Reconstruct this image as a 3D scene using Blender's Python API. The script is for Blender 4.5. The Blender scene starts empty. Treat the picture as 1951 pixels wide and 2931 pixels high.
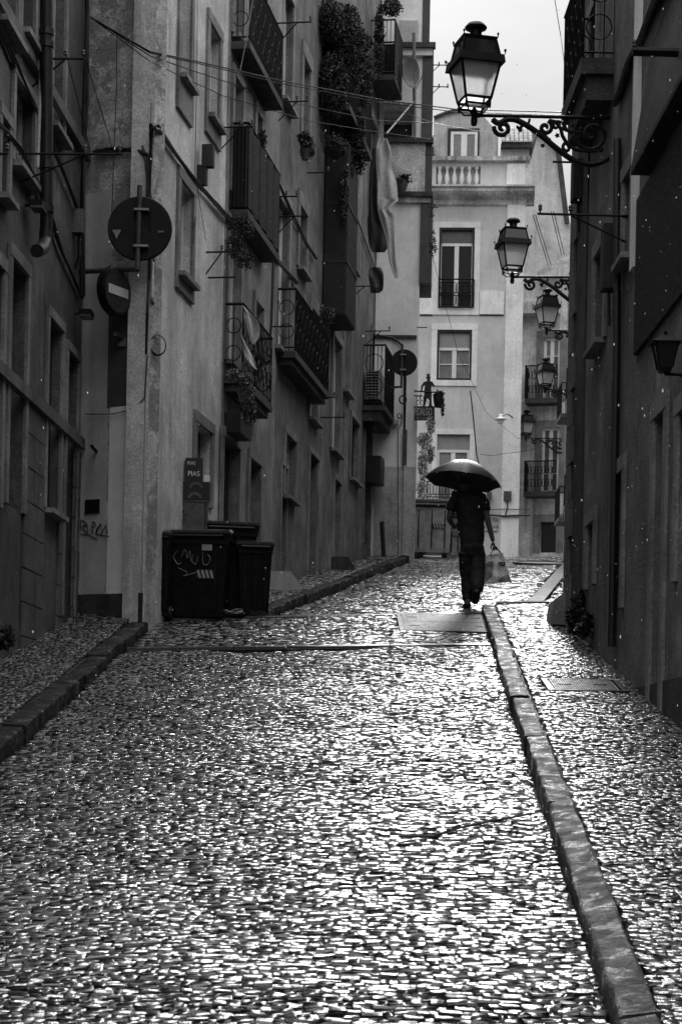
import bpy, bmesh, math, random
import numpy as np
from mathutils import Vector, Matrix
R = math.radians
random.seed(7); rng = np.random.default_rng(7)
SC = bpy.context.scene
COL = SC.collection

# ------------------------------------------------------------------ camera, sky, sun, exposure
FPX, CX, HY, TH = 5500.0, 975.5, 2200.0, R(1.15)      # focal length and principal point in photo pixels
cam = bpy.data.cameras.new('camera'); camo = bpy.data.objects.new('camera', cam); COL.objects.link(camo)
cam.sensor_fit = 'VERTICAL'; cam.sensor_height = 36.0; cam.lens = FPX / 2931.0 * 36.0
cam.shift_y = (HY - 1465.5) / 2931.0
cam.clip_start = 0.1; cam.clip_end = 600
camo.matrix_world = Matrix.Rotation(R(90), 4, 'X') @ Matrix.Rotation(TH, 4, 'Z')
SC.camera = camo
SC.render.resolution_x = 681; SC.render.resolution_y = 1024
SC.view_settings.view_transform = 'Standard'; SC.view_settings.look = 'None'
SC.view_settings.exposure = 0.52; SC.view_settings.gamma = 1.0
SC.view_settings.use_curve_mapping = False
SC.render.engine = 'CYCLES'
SC.cycles.max_bounces = 6; SC.cycles.diffuse_bounces = 3; SC.cycles.glossy_bounces = 3
SC.cycles.transparent_max_bounces = 8; SC.cycles.transmission_bounces = 4
SC.cycles.sample_clamp_indirect = 6.0

SUN_EL, SUN_AZ = R(26.5), R(4.2)      # ahead, behind the cloud deck
world = bpy.data.worlds.new('World'); SC.world = world; world.use_nodes = True
nt = world.node_tree; nt.nodes.clear()
def wn(t, **k):
    n = nt.nodes.new(t)
    for a, b in k.items(): setattr(n, a, b)
    return n
wout = wn('ShaderNodeOutputWorld'); bg = wn('ShaderNodeBackground')
sky = wn('ShaderNodeTexSky', sky_type='NISHITA'); sky.sun_disc = False
sky.sun_elevation = SUN_EL; sky.sun_rotation = SUN_AZ; sky.dust_density = 4.0
bw = wn('ShaderNodeRGBToBW'); nt.links.new(sky.outputs[0], bw.inputs[0])
# overcast deck: brighter towards the zenith, with soft cloud relief
tc = wn('ShaderNodeTexCoord'); sep = wn('ShaderNodeSeparateXYZ'); nt.links.new(tc.outputs['Generated'], sep.inputs[0])
rmp = wn('ShaderNodeMapRange'); rmp.inputs['From Min'].default_value = 0.12; rmp.inputs['From Max'].default_value = 1.0
rmp.inputs['To Min'].default_value = .0; rmp.inputs['To Max'].default_value = 19.5
nt.links.new(sep.outputs[2], rmp.inputs['Value'])
mp = wn('ShaderNodeMapping'); mp.inputs['Scale'].default_value = (1, 1, 2.2); nt.links.new(tc.outputs['Generated'], mp.inputs[0])
nz = wn('ShaderNodeTexNoise'); nz.inputs['Scale'].default_value = 5.0; nz.inputs['Detail'].default_value = 6; nt.links.new(mp.outputs[0], nz.inputs['Vector'])
r2 = wn('ShaderNodeMapRange'); r2.inputs['From Min'].default_value = .3; r2.inputs['From Max'].default_value = .7
r2.inputs['To Min'].default_value = .82; r2.inputs['To Max'].default_value = 1.14; nt.links.new(nz.outputs[0], r2.inputs['Value'])
mu = wn('ShaderNodeMath', operation='MULTIPLY'); nt.links.new(rmp.outputs[0], mu.inputs[0]); nt.links.new(r2.outputs[0], mu.inputs[1])
mi = wn('ShaderNodeMix', data_type='FLOAT'); mi.inputs[0].default_value = 0.985
nt.links.new(bw.outputs[0], mi.inputs[2]); nt.links.new(mu.outputs[0], mi.inputs[3])
nt.links.new(mi.outputs[0], bg.inputs['Color']); bg.inputs['Strength'].default_value = 0.10
nt.links.new(bg.outputs[0], wout.inputs[0])
sl = bpy.data.lights.new('sun', 'SUN'); sl.energy = 1.5; sl.angle = R(10); sl.color = (1, .995, .985)
slo = bpy.data.objects.new('sun', sl); COL.objects.link(slo)
sd = Vector((math.sin(SUN_AZ) * math.cos(SUN_EL), math.cos(SUN_AZ) * math.cos(SUN_EL), math.sin(SUN_EL)))
slo.rotation_euler = sd.to_track_quat('Z', 'Y').to_euler(); slo.location = sd * 60

# ------------------------------------------------------------------ geometry of the place
CT, ST = math.cos(TH), math.sin(TH)
def ray(px, py):
    a, b = (px - CX) / FPX, (HY - py) / FPX
    return a * CT - b * ST, a * ST + b * CT
def at(px, py, Y):
    dx, dz = ray(px, py); return Vector((dx * Y, Y, dz * Y))
S1, H1 = 0.194, 2.69                       # near street climbs 19 %
def yedge(x): return 22.7 + (x + 2.3) * (1.55 / 4.25)
S2, Z2, CREST = 0.1517, -1.74, 42.3
def gnd(x, y):
    if y < 5: return -1.72
    if y <= yedge(x): return S1 * y - H1
    s = y + .148 * x
    return Z2 + S2 * s if s < CREST else Z2 + S2 * CREST - .05 * (s - CREST)
def gndv(x, y):
    s = y + .148 * x
    a = np.where(y < 5, -1.72, S1 * y - H1)
    b = np.where(s < CREST, Z2 + S2 * s, Z2 + S2 * CREST - .05 * (s - CREST))
    return np.where(y <= 22.7 + (x + 2.3) * (1.55 / 4.25), a, b)
def on1(px, py, up=0.0):                   # point of the near street plane seen at a pixel
    dx, dz = ray(px, py); y = (H1 - up) / (S1 - dz); return Vector((dx * y, y, dz * y))
def on2(px, py, up=0.0):
    dx, dz = ray(px, py); y = (-Z2 - up) / (S2 * (1 + .148 * dx) - dz); return Vector((dx * y, y, dz * y))

class Wall:
    def __init__(s, p0, p1, sign=1):
        s.p0 = Vector((p0[0], p0[1], 0)); d = Vector((p1[0] - p0[0], p1[1] - p0[1], 0)); s.L = d.length
        s.d = d.normalized(); s.n = Vector((s.d.y, -s.d.x, 0)) * sign
    def P(s, u, z, o=0.0): return s.p0 + s.d * u + s.n * o + Vector((0, 0, z))
    def uz(s, px, py, o=0.0):
        dx, dz = ray(px, py); r = Vector((dx, 1, dz))
        t = (s.p0 + s.n * o).dot(s.n) / r.dot(s.n)
        p = r * t; return (p - s.p0).dot(s.d), p.z
    def pt(s, px, py, o=0.0):
        u, z = s.uz(px, py, o); return s.P(u, z, o)
    def base(s, u): p = s.P(u, 0); return gnd(p.x, p.y)

# ------------------------------------------------------------------ materials
MATS = {}
def G(v): return (v, v, v, 1)
def material(name, v, rough=.6, var=.25, scale=3.0, streak=0.0, bump=.15, bscale=40, spec=.5, metal=0, coat=0, patch=0.0, patchv=.1, wet=0.0, dull=0.0, dscale=1.7, dlo=.42, dhi=.6):
    if name in MATS: return MATS[name]
    m = bpy.data.materials.new(name); m.use_nodes = True; t = m.node_tree; b = t.nodes['Principled BSDF']
    L = t.links.new; N = t.nodes.new
    b.inputs['Metallic'].default_value = metal; b.inputs['Specular IOR Level'].default_value = spec
    b.inputs['Coat Weight'].default_value = coat; b.inputs['Coat Roughness'].default_value = .19
    geo = N('ShaderNodeNewGeometry')
    def noise(sc, det=5, vec=None, rough=.55):
        n = N('ShaderNodeTexNoise'); n.inputs['Scale'].default_value = sc; n.inputs['Detail'].default_value = det
        n.inputs['Roughness'].default_value = rough
        L(vec or geo.outputs['Position'], n.inputs['Vector']); return n.outputs[0]
    def mr(src, a, c, lo, hi):
        n = N('ShaderNodeMapRange'); n.inputs[1].default_value = a; n.inputs[2].default_value = c
        n.inputs[3].default_value = lo; n.inputs[4].default_value = hi; L(src, n.inputs[0]); return n.outputs[0]
    def mul(a, c):
        n = N('ShaderNodeMath'); n.operation = 'MULTIPLY'; L(a, n.inputs[0])
        if isinstance(c, float): n.inputs[1].default_value = c
        else: L(c, n.inputs[1])
        return n.outputs[0]
    val = mr(noise(scale, 8), .3, .7, v * (1 - var), v * (1 + var))
    val = mul(val, mr(noise(scale * 9, 4), .3, .7, 1 - var * .5, 1 + var * .5))
    if streak >= .2:
        val = mul(val, mr(noise(42, 3), .32, .68, .74, 1.26)); bump = bump * 1.9
    if streak:
        mpn = N('ShaderNodeMapping'); mpn.inputs['Scale'].default_value = (1, 1, .07); L(geo.outputs['Position'], mpn.inputs[0])
        st = mul(mr(noise(7, 6, mpn.outputs[0]), .42, .66, 1.0, 1 - streak), mr(noise(22, 4, mpn.outputs[0]), .35, .7, 1.05, 1 - streak * .5))
        mk = N('ShaderNodeMix'); mk.data_type = 'FLOAT'; L(mr(noise(.9, 3), .38, .62, 0, 1), mk.inputs[0]); mk.inputs[2].default_value = 1.0; L(st, mk.inputs[3])
        val = mul(mk.outputs[0], val)
        val = mul(val, mr(noise(.7, 9, None, .72), .36, .6, 1 - streak * .75, 1.08))
        val = mul(val, mr(noise(3.4, 9, None, .75), .56, .66, 1.0, 1 - streak * .45))
    if patch:
        pm = mr(noise(2.6 if patch > .7 else 1.9, 9, None, .7), .5 if patch > .7 else .51, .54 if patch > .7 else .535, 0, patch)
        mx = N('ShaderNodeMix'); mx.data_type = 'FLOAT'; L(pm, mx.inputs[0]); L(val, mx.inputs[2]); mx.inputs[3].default_value = patchv
        val = mx.outputs[0]
    cmb = N('ShaderNodeCombineColor'); [L(val, cmb.inputs[i]) for i in range(3)]
    L(cmb.outputs[0], b.inputs['Base Color'])
    L(mr(noise(scale * 2.3, 4), .3, .7, max(.03, rough - .12 - wet), min(1, rough + .12)), b.inputs['Roughness'])
    if dull: L(mr(noise(dscale, 7, None, .7), dlo, dhi, coat, coat * (1 - dull)), b.inputs['Coat Weight'])
    if bump:
        bp = N('ShaderNodeBump'); bp.inputs['Strength'].default_value = bump; bp.inputs['Distance'].default_value = .02
        L(noise(bscale, 6, None, .65), bp.inputs['Height']); L(bp.outputs[0], b.inputs['Normal'])
        if coat: L(bp.outputs[0], b.inputs['Coat Normal'])
    MATS[name] = m; return m
M = dict(
    cobble=material('wet_basalt_cobble', .008, .2, .6, 6, 0, .3, 60, spec=.8, coat=1.0, wet=0, dull=.25),
    cobble2=material('wet_pavement_stone', .012, .22, .6, 6, 0, .32, 60, spec=.8, coat=.95, wet=0, dull=.3),
    grit=material('wet_dark_grit', .012, .55, .4, 8, 0, .6, 80, spec=.4),
    kerb=material('wet_kerb_limestone', .02, .6, .6, 4, 0, 1.0, 26, spec=.08, coat=.9, dull=1.0, dscale=7, dlo=.4, dhi=.5),
    slab=material('wet_border_stone', .04, .4, .3, 5, 0, .3, 40, spec=.7, coat=.6),
    cover=material('wet_steel_cover', .10, .5, .2, 9, 0, .3, 60, spec=.5, metal=.2, coat=0),
    iron=material('black_painted_iron', .008, .5, .3, 12, 0, .1, 80, spec=.2),
    iron2=material('wet_lamp_iron', .008, .5, .3, 12, 0, .1, 80, spec=.2),
    zinc=material('zinc_pipe', .09, .35, .35, 6, .3, .15, 50, metal=.3),
    pipe=material('dark_cast_pipe', .008, .4, .3, 6, .2, .1, 50),
    oldstucco=material('dark_stained_stucco', .12, .62, .4, 1.6, .6, .35, 30, patch=0.6, patchv=0.07),
    darkstone=material('dark_dressed_stone', .13, .55, .35, 2.2, .45, .3, 30),
    peeling=material('peeling_mottled_plaster', .5, .8, .4, 4, .2, .5, 24, patch=.75, patchv=.2),
    patchdark=material('dark_cement_patch', .07, .7, .25, 3, .1, .3, 40),
    patchlight=material('pale_fresh_render', .75, .75, .1, 2, .05, .15, 60),
    patchmid=material('mid_grey_render', .42, .75, .15, 2, .15, .2, 50),
    plinth=material('grimy_plinth', .05, .7, .5, 4, .5, .35, 30),
    beige=material('pale_old_plaster', .72, .75, .2, 1.3, .4, .25, 40, patch=0.35, patchv=0.4),
    plasterc=material('grey_streaked_plaster', .3, .7, .3, 1.5, .5, .25, 40, patch=0.5, patchv=0.14),
    plasterd=material('dull_pebbled_plaster', .2, .75, .3, 2.5, .3, .6, 60, patch=0.5, patchv=0.1),
    plastere=material('worn_ochre_plaster', .24, .7, .4, 2, .55, .3, 40, patch=0.55, patchv=0.11),
    flank=material('light_rendered_wall', .9, .8, .12, 1.2, .12, .15, 60),
    flankrough=material('rough_cement_base', .55, .8, .3, 1.5, .3, .4, 30),
    stained=material('water_stained_parapet', .75, .8, .35, 2, .7, .25, 40),
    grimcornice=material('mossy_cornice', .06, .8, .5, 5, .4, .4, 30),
    stone=material('window_surround_stone', .24, .6, .3, 3, .4, .2, 40),
    stonel=material('pale_surround_stone', .85, .7, .12, 2, .15, .1, 50),
    fargrey=material('grey_painted_render', .62, .8, .1, 1, .15, .12, 60),
    farwhite=material('white_painted_render', .95, .8, .08, 1, .2, .1, 60),
    farmid=material('grey_gable_render', .6, .8, .15, 1, .3, .15, 50),
    farstain=material('stained_cream_render', .85, .8, .2, 1.5, .55, .15, 50),
    white=material('white_window_paint', .8, .4, .05, 5, .08, .03, 80),
    greypaint=material('old_grey_window_paint', .4, .5, .2, 5, .2, .1, 80),
    blackpaint=material('black_frame_paint', .015, .4, .2, 5, 0, .05, 80),
    blind=material('roller_blind', .3, .6, .1, 5, .1, .1, 60),
    transom=material('dark_transom_panel', .1, .5, .2, 5, .1, .1, 60),
    glass=material('dark_window_glass', .012, .08, .2, 3, 0, 0, 60, spec=.5),
    glassl=material('curtained_window_glass', .22, .12, .2, 3, .2, 0, 60, spec=.8),
    rightwall=material('wet_dark_render', .2, .62, .35, 1.6, .6, .5, 30, patch=.6, patchv=.1),
    door=material('dark_wood_door', .006, .45, .3, 8, .3, .15, 60),
    door2=material('weathered_door', .05, .5, .4, 8, .4, .2, 60),
    tile=material('wet_roof_tile', .6, .4, .4, 4, .2, .2, 60),
    leaf=material('dark_leaf', .028, .6, .5, 6, 0, 0, 60),
    leafb=material('dry_leaf', .1, .5, .5, 6, 0, 0, 60),
    stem=material('stem', .05, .6, .3, 6, 0, .1, 60),
    pot=material('dark_clay_pot', .05, .5, .3, 6, 0, .1, 60),
    sign=material('dark_sign_back', .009, .6, .35, 7, .3, .1, 60, spec=.25),
    signred=material('dark_sign_face', .03, .25, .2, 7, .1, .03, 60),
    signwhite=material('white_sign_print', .6, .3, .1, 7, .1, .03, 60),
    galv=material('galvanised_steel', .28, .4, .25, 8, .1, .08, 60, metal=.4),
    bin=material('black_bin_plastic', .004, .35, .4, 6, .1, .12, 50, spec=.25),
    binlid=material('bin_lid_plastic', .03, .2, .3, 6, 0, .12, 50, coat=.4),
    hazard=material('reflective_hazard_white', .35, .35, .15, 7, 0, .02, 60),
    paint=material('chalky_graffiti_paint', .22, .6, .3, 20, 0, 0, 60),
    paintd=material('dark_graffiti_paint', .02, .6, .3, 20, 0, 0, 60),
    card=material('dull_cardboard', .1, .6, .3, 5, .2, .1, 50),
    skin=material('shaded_skin', .09, .5, .1, 9, 0, .03, 60),
    hair=material('dark_hair', .008, .5, .3, 20, 0, .2, 90),
    shirt=material('black_cotton_shirt', .010, .8, .25, 12, 0, .25, 40),
    trouser=material('black_trousers', .007, .75, .25, 12, 0, .25, 40),
    shoe=material('dark_shoe_leather', .012, .35, .2, 12, 0, .1, 60),
    palesprig=material('mist_paled_leaf', .5, .6, .5, 6, 0, 0, 60),  # leaf colour paled to carry the mist
    binfar=material('glow_paled_grey_plastic', .4, .3, .3, 6, .1, .1, 60),  # grey plastic, its colour paled further for the glow at the crest
    screen=material('black_slatted_screen', .012, .6, .3, 5, .3, .2, 50),
    brolly=material('black_umbrella_cloth', .012, .45, .2, 9, 0, .08, 60, coat=.1),
    bagl=material('pale_shopping_bag', .85, .45, .3, 9, .3, .3, 25),
    bagd=material('dark_bag_print', .3, .45, .4, 9, .2, .3, 25),
    ink=material('printed_black_ink', .01, .5, .1, 9, 0, 0, 60),
    cloth=material('pale_hanging_cloth', .5, .8, .15, 4, .2, .2, 40),
    clothd=material('dark_hanging_cloth', .03, .8, .2, 4, .2, .2, 40),
    netting=material('dark_balcony_netting', .012, .8, .4, 5, .5, .3, 50),
    aircon=material('off_white_metal_case', .4, .5, .1, 5, .3, .05, 60),
    dish=material('grey_dish_paint', .16, .5, .2, 6, .3, .05, 60),
    brush=material('weathered_stick', .03, .6, .3, 6, 0, .2, 60),
    plate=material('white_plaque', .45, .4, .1, 5, .1, .03, 60),
)
def thin_glass(name, v, trans, rough):
    m = bpy.data.materials.new(name); m.use_nodes = True; b = m.node_tree.nodes['Principled BSDF']
    b.inputs['Base Color'].default_value = G(v); b.inputs['Roughness'].default_value = rough
    b.inputs['Transmission Weight'].default_value = trans; b.inputs['IOR'].default_value = 1.05
    n = m.node_tree.nodes.new('ShaderNodeTexNoise'); n.inputs['Scale'].default_value = 60
    bp = m.node_tree.nodes.new('ShaderNodeBump'); bp.inputs['Strength'].default_value = .3; bp.inputs['Distance'].default_value = .01
    m.node_tree.links.new(n.outputs[0], bp.inputs['Height']); m.node_tree.links.new(bp.outputs[0], b.inputs['Normal'])
    return m
M['frost'] = thin_glass('frosted_lantern_glass', .8, .6, .8)
m = bpy.data.materials.new('rain_water'); m.use_nodes = True; b = m.node_tree.nodes['Principled BSDF']
b.inputs['Base Color'].default_value = G(.9); b.inputs['Roughness'].default_value = .15; b.inputs['Transmission Weight'].default_value = .35; b.inputs['IOR'].default_value = 1.33
M['rain'] = m

# ------------------------------------------------------------------ builders
OFF = {}
class MB:
    def __init__(s): s.v = []; s.f = []
    def add(s, vs, fs):
        o = len(s.v); s.v += [Vector(p) for p in vs]; s.f += [tuple(i + o for i in f) for f in fs]; return s
    def hexa(s, p):      # 8 corners: bottom ring 0-3, top ring 4-7
        return s.add(p, [(3, 2, 1, 0), (4, 5, 6, 7), (0, 1, 5, 4), (1, 2, 6, 5), (2, 3, 7, 6), (3, 0, 4, 7)])
    def box(s, a, b):
        x0, y0, z0 = a; x1, y1, z1 = b
        return s.hexa([(x0, y0, z0), (x1, y0, z0), (x1, y1, z0), (x0, y1, z0), (x0, y0, z1), (x1, y0, z1), (x1, y1, z1), (x0, y1, z1)])
    def wbox(s, W, u0, u1, z0, z1, o0, o1):
        return s.hexa([W.P(u0, z0, o0), W.P(u1, z0, o0), W.P(u1, z0, o1), W.P(u0, z0, o1), W.P(u0, z1, o0), W.P(u1, z1, o0), W.P(u1, z1, o1), W.P(u0, z1, o1)])
    def quad(s, *p): return s.add(p, [tuple(range(len(p)))])
    def tube(s, pts, r, n=6, r2=None, caps=True):
        pts = [Vector(p) for p in pts]; rings = []; prev = None
        for i, p in enumerate(pts):
            a = pts[max(0, i - 1)]; b = pts[min(len(pts) - 1, i + 1)]; t = (b - a)
            if t.length < 1e-9: t = Vector((0, 0, 1))
            t.normalize()
            if prev is None:
                ref = Vector((0, 0, 1)) if abs(t.z) < .9 else Vector((1, 0, 0)); x = t.cross(ref).normalized()
            else:
                x = (prev - t * prev.dot(t)); x = x.normalized() if x.length > 1e-6 else t.cross(Vector((1, 0, 0))).normalized()
            prev = x; y = t.cross(x)
            rr = r if not isinstance(r, (list, tuple)) else r[i]
            rings.append([p + x * math.cos(2 * math.pi * k / n) * rr + y * math.sin(2 * math.pi * k / n) * (rr if r2 is None else r2) for k in range(n)])
        o = len(s.v)
        for rg in rings: s.v += rg
        for i in range(len(pts) - 1):
            for k in range(n):
                a = o + i * n + k; b = o + i * n + (k + 1) % n
                s.f.append((a, b, b + n, a + n))
        if caps: s.f.append(tuple(o + k for k in range(n))[::-1]); s.f.append(tuple(o + (len(pts) - 1) * n + k for k in range(n)))
        return s
    def lathe(s, prof, n=16, mat=None):     # prof: (radius, z) about z axis
        o = len(s.v); mat = mat or Matrix()
        for r, z in prof:
            for k in range(n): s.v.append(mat @ Vector((r * math.cos(2 * math.pi * (k + .5) / n), r * math.sin(2 * math.pi * (k + .5) / n), z)))
        for i in range(len(prof) - 1):
            for k in range(n):
                a = o + i * n + k; b = o + i * n + (k + 1) % n; s.f.append((a, b, b + n, a + n))
        s.f.append(tuple(o + k for k in range(n))[::-1]); s.f.append(tuple(o + (len(prof) - 1) * n + k for k in range(n)))
        return s
    def prism(s, poly, ext):   # closed polygon points extruded by vector
        n = len(poly); ext = Vector(ext); a = [Vector(p) for p in poly]
        return s.add(a + [p + ext for p in a], [tuple(range(n))[::-1], tuple(range(n, 2 * n))] + [(i, (i + 1) % n, (i + 1) % n + n, i + n) for i in range(n)])
    def build(s, name, mat, parent=None, smooth=False, off=None):
        if off is None: off = OFF.get(parent.name if parent else None, Vector((0, 0, 0)))
        me = bpy.data.meshes.new(name)
        me.from_pydata([tuple(p - off) for p in s.v], [], s.f); me.validate(); me.materials.append(mat)
        bm = bmesh.new(); bm.from_mesh(me); bmesh.ops.recalc_face_normals(bm, faces=bm.faces); bm.to_mesh(me); bm.free()
        if smooth:
            me.shade_smooth()
            try: me.set_sharp_from_angle(angle=R(40))
            except Exception: pass
        o = bpy.data.objects.new(name, me); COL.objects.link(o)
        if parent: o.parent = parent; OFF[o.name] = off
        return o
def tag(o, label=None, cat=None, group=None, kind=None):
    if label: o['label'] = label
    if cat: o['category'] = cat
    if group: o['group'] = group
    if kind: o['kind'] = kind
    return o
def thing(name, label, cat, loc=(0, 0, 0), group=None, local=False):
    o = bpy.data.objects.new(name, None); COL.objects.link(o); o.empty_display_size = .2
    if local: OFF[o.name] = Vector((0, 0, 0))
    else: o.location = loc; OFF[o.name] = Vector(loc)
    return tag(o, label, cat, group)
def single(mb, name, mat, label, cat, group=None, smooth=False, kind=None):   # a thing that is one mesh, origin at its base
    lo = Vector((sum(v.x for v in mb.v) / len(mb.v), sum(v.y for v in mb.v) / len(mb.v), min(v.z for v in mb.v)))
    o = mb.build(name, mat, None, smooth, off=lo); o.location = lo; OFF[o.name] = lo
    return tag(o, label, cat, group, kind)
def copy_tree(o, parent=None):
    c = o.copy(); COL.objects.link(c); c.parent = parent
    for ch in list(o.children): copy_tree(ch, c)
    return c
def text_mesh(txt, size, mat, name, parent, frame, extrude=.003, align='CENTER', sx=1.0, bold=0.0):
    cu = bpy.data.curves.new('lettering_curve', 'FONT'); cu.body = txt; cu.size = size; cu.extrude = extrude; cu.align_x = align; cu.align_y = 'CENTER'; cu.offset = bold
    tmp = bpy.data.objects.new('tmp', cu); COL.objects.link(tmp)
    dg = bpy.context.evaluated_depsgraph_get(); me = bpy.data.meshes.new_from_object(tmp.evaluated_get(dg))
    bpy.data.objects.remove(tmp); bpy.data.curves.remove(cu)
    off = OFF.get(parent.name, Vector((0, 0, 0)))
    me.transform(Matrix.Scale(sx, 4, (1, 0, 0))); me.transform(frame); me.transform(Matrix.Translation(-off))
    me.materials.clear(); me.materials.append(mat)
    o = bpy.data.objects.new(name, me); COL.objects.link(o); o.parent = parent; OFF[o.name] = off
    return o
def frame_of(origin, xdir, zdir=Vector((0, 0, 1))):    # text frame: x along xdir, y up, z outwards
    x = Vector(xdir).normalized(); y = Vector(zdir).normalized(); z = x.cross(y)
    m = Matrix((x, y, z)).transposed().to_4x4(); m.translation = Vector(origin); return m

# ------------------------------------------------------------------ setting: ground, road, pavements, kerbs
def grid_sheet(name, x0, x1, y0, y1, nx, ny, dz, mat):
    X = np.linspace(x0, x1, nx); Y = np.linspace(y0, y1, ny); xx, yy = np.meshgrid(X, Y)
    zz = gndv(xx, yy) + dz
    v = np.stack([xx, yy, zz], -1).reshape(-1, 3)
    f = []
    for j in range(ny - 1):
        for i in range(nx - 1):
            a = j * nx + i; f.append((a, a + 1, a + nx + 1, a + nx))
    me = bpy.data.meshes.new(name); me.from_pydata(v.tolist(), [], f); me.materials.append(mat)
    o = bpy.data.objects.new(name, me); COL.objects.link(o); return o
tag(grid_sheet('ground', -60, 60, -40, 160, 13, 401, -.28, M['grit']), kind='structure')

LL, LR, SK = -2.92, .905, .0333            # road edges beside the near street, measured from its axis
def xs(lat, y): return lat + SK * y
WLx = lambda y: -3.2 + .05 * (y - 19.5)
WRx = lambda y: 2.67 - .014 * (y - 15.1)
k2L = [on2(*p, .12) for p in ((640, 1792), (800, 1730), (918, 1687), (1023, 1647), (1138, 1602))]
k2R = [on2(*p, .02) for p in ((1500, 1728), (1560, 1668), (1609, 1612))]
def interp(pts, y):
    return float(np.interp(y, [p.y for p in pts], [p.x for p in pts]))
def ext(pts):      # straight continuation at both ends
    a, b = pts[0], pts[-1]; sl_ = (b.x - a.x) / (b.y - a.y)
    return lambda y: a.x + sl_ * (y - a.y)
k2Lx, k2Rx = ext(k2L), ext(k2R)
PL0, PL1 = Vector((-2.24, 21.6)), Vector((.54, 40.0))
W2x = lambda y: PL0.x + (PL1.x - PL0.x) * (y - PL0.y) / (PL1.y - PL0.y)

def stones_mesh(name, cx, cy, cz, w, d, rot, sx, sy, mat, parent, kind='stuff'):
    n = len(cx); w = np.asarray(w); d = np.asarray(d)
    base = np.array([[-1, -1], [1, -1], [1, 1], [-1, 1]]) * .5
    def ring(scale, z, jit):
        p = base[None] * np.array([min(1, .78 + scale * .2), scale])
        x = p[:, :, 0] * w[:, None] + rng.normal(0, jit, (n, 4)) * w[:, None]
        y = p[:, :, 1] * d[:, None] + rng.normal(0, jit, (n, 4)) * d[:, None]
        return np.stack([x, y, np.broadcast_to(z, (n, 4)) + rng.normal(0, jit * .006, (n, 4))], -1)
    crown = rng.uniform(.0003, .0015, n)[:, None]
    V = np.concatenate([ring(.98, -.05, .0), ring(.98, -.012, .05), ring(.87, crown * .5 - .001, .06), ring(.64, crown, .08)], 1)      # n,16,3
    tx = rng.normal(0, .014, n) + sx; ty = rng.normal(0, .032, n) + sy
    c, s = np.cos(rot)[:, None], np.sin(rot)[:, None]
    X = V[..., 0] * c - V[..., 1] * s; Y = V[..., 0] * s + V[..., 1] * c
    Z = V[..., 2] + X * tx[:, None] + Y * ty[:, None]
    V = np.stack([X + cx[:, None], Y + cy[:, None], Z + cz[:, None]], -1).reshape(-1, 3)
    q = []
    for a in (0, 4, 8):
        for k in range(4): q.append([a + k, a + (k + 1) % 4, a + 4 + (k + 1) % 4, a + 4 + k])
    q.append([12, 13, 14, 15]); q = np.array(q)
    Fc = (q[None] + (np.arange(n) * 16)[:, None, None]).reshape(-1)
    me = bpy.data.meshes.new(name); me.vertices.add(len(V)); me.vertices.foreach_set('co', V.astype(np.float32).ravel())
    nf = n * 13; me.loops.add(nf * 4); me.loops.foreach_set('vertex_index', Fc.astype(np.int32))
    me.polygons.add(nf); me.polygons.foreach_set('loop_start', np.arange(0, nf * 4, 4, dtype=np.int32))
    me.update(calc_edges=True); me.validate(); me.materials.append(mat); sm = np.ones(nf, bool).reshape(-1, 13); sm[:, :8] = False; sm = sm.ravel(); me.polygons.foreach_set('use_smooth', np.ascontiguousarray(sm)); me.update()
    o = bpy.data.objects.new(name, me); COL.objects.link(o); o.parent = parent
    if kind: o['kind'] = kind
    return o
def undul(x, y): return .018 * np.sin(x * 1.9 + .6 * y) + .010 * np.sin(y * 2.3 - x) + .008 * np.sin(5.1 * x + 3.3 * y)
def layout(xl, xr, y0, y1, pitch, wmin, wmax, skew=0.0, arc=0.0):
    """rows of setts between two edges; returns centre x,y and size arrays"""
    out = []
    y = y0
    while y < y1:
        a, b = xl(y), xr(y); x = a + random.uniform(0, wmin * .6)
        while x < b - wmin * .5:
            w = min(random.uniform(wmin, wmax), b - x)
            t = (x + w / 2 - a) / (b - a)
            out.append((x + w / 2, y + arc * math.sin(math.pi * t) + skew * (x - a) + random.gauss(0, .009), w + .004, pitch * random.uniform(.82, 1.1), random.gauss(0, .11)))
            x += w
        y += pitch * random.uniform(.82, 1.2)
    return np.array(out)
def lay(name, arr, lift, mat, parent, und=1.0, hj=.004):
    x, y, w, d, r = arr.T; z = gndv(x, y) + lift + und * undul(x, y) + rng.normal(0, hj, len(x))
    e = .03; sx = (gndv(x + e, y) - gndv(x - e, y)) / (2 * e); sy = (gndv(x, y + e) - gndv(x, y - e)) / (2 * e)
    sx = np.clip(sx, -.2, .2); sy = np.clip(sy, -.25, .25)
    return x, y, z, w, d, r, sx, sy

yF = lambda x: 20.0 + (x + 2.1) * (.9 / 3.8)          # front edge of the crossing
road = grid_sheet('road', -3.0, 1.75, 2.0, 20.6, 20, 80, -.045, M['grit']); tag(road, kind='structure')
arr = layout(lambda y: xs(LL, y), lambda y: xs(LR, y), 4.0, 21.0, .056, .036, .098, arc=.06)
arr = arr[arr[:, 1] < yF(arr[:, 0]) - .12]
X, Y, Z, Wd, Dp, Rt, SX, SY = lay('setts', arr, 0, M['cobble'], road)
inview = (np.abs(X / Y + (.0)) < .19) & (Y > 8.32)
order = np.argsort(np.where(inview, Y, 99)); near = set(order[:290].tolist())
mask = np.array([i not in near for i in range(len(X))])
stones_mesh('cobblestones', X[mask], Y[mask], Z[mask], Wd[mask], Dp[mask], Rt[mask], SX[mask], SY[mask], M['cobble'], road)
protos = []
for k in range(10):
    p = stones_mesh('cobblestone', np.zeros(1), np.zeros(1), np.zeros(1), np.array([.085]), np.array([.075]), np.zeros(1), np.zeros(1), np.zeros(1), M['cobble'], road, kind=None)
    protos.append(p.data); bpy.data.objects.remove(p)
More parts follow.
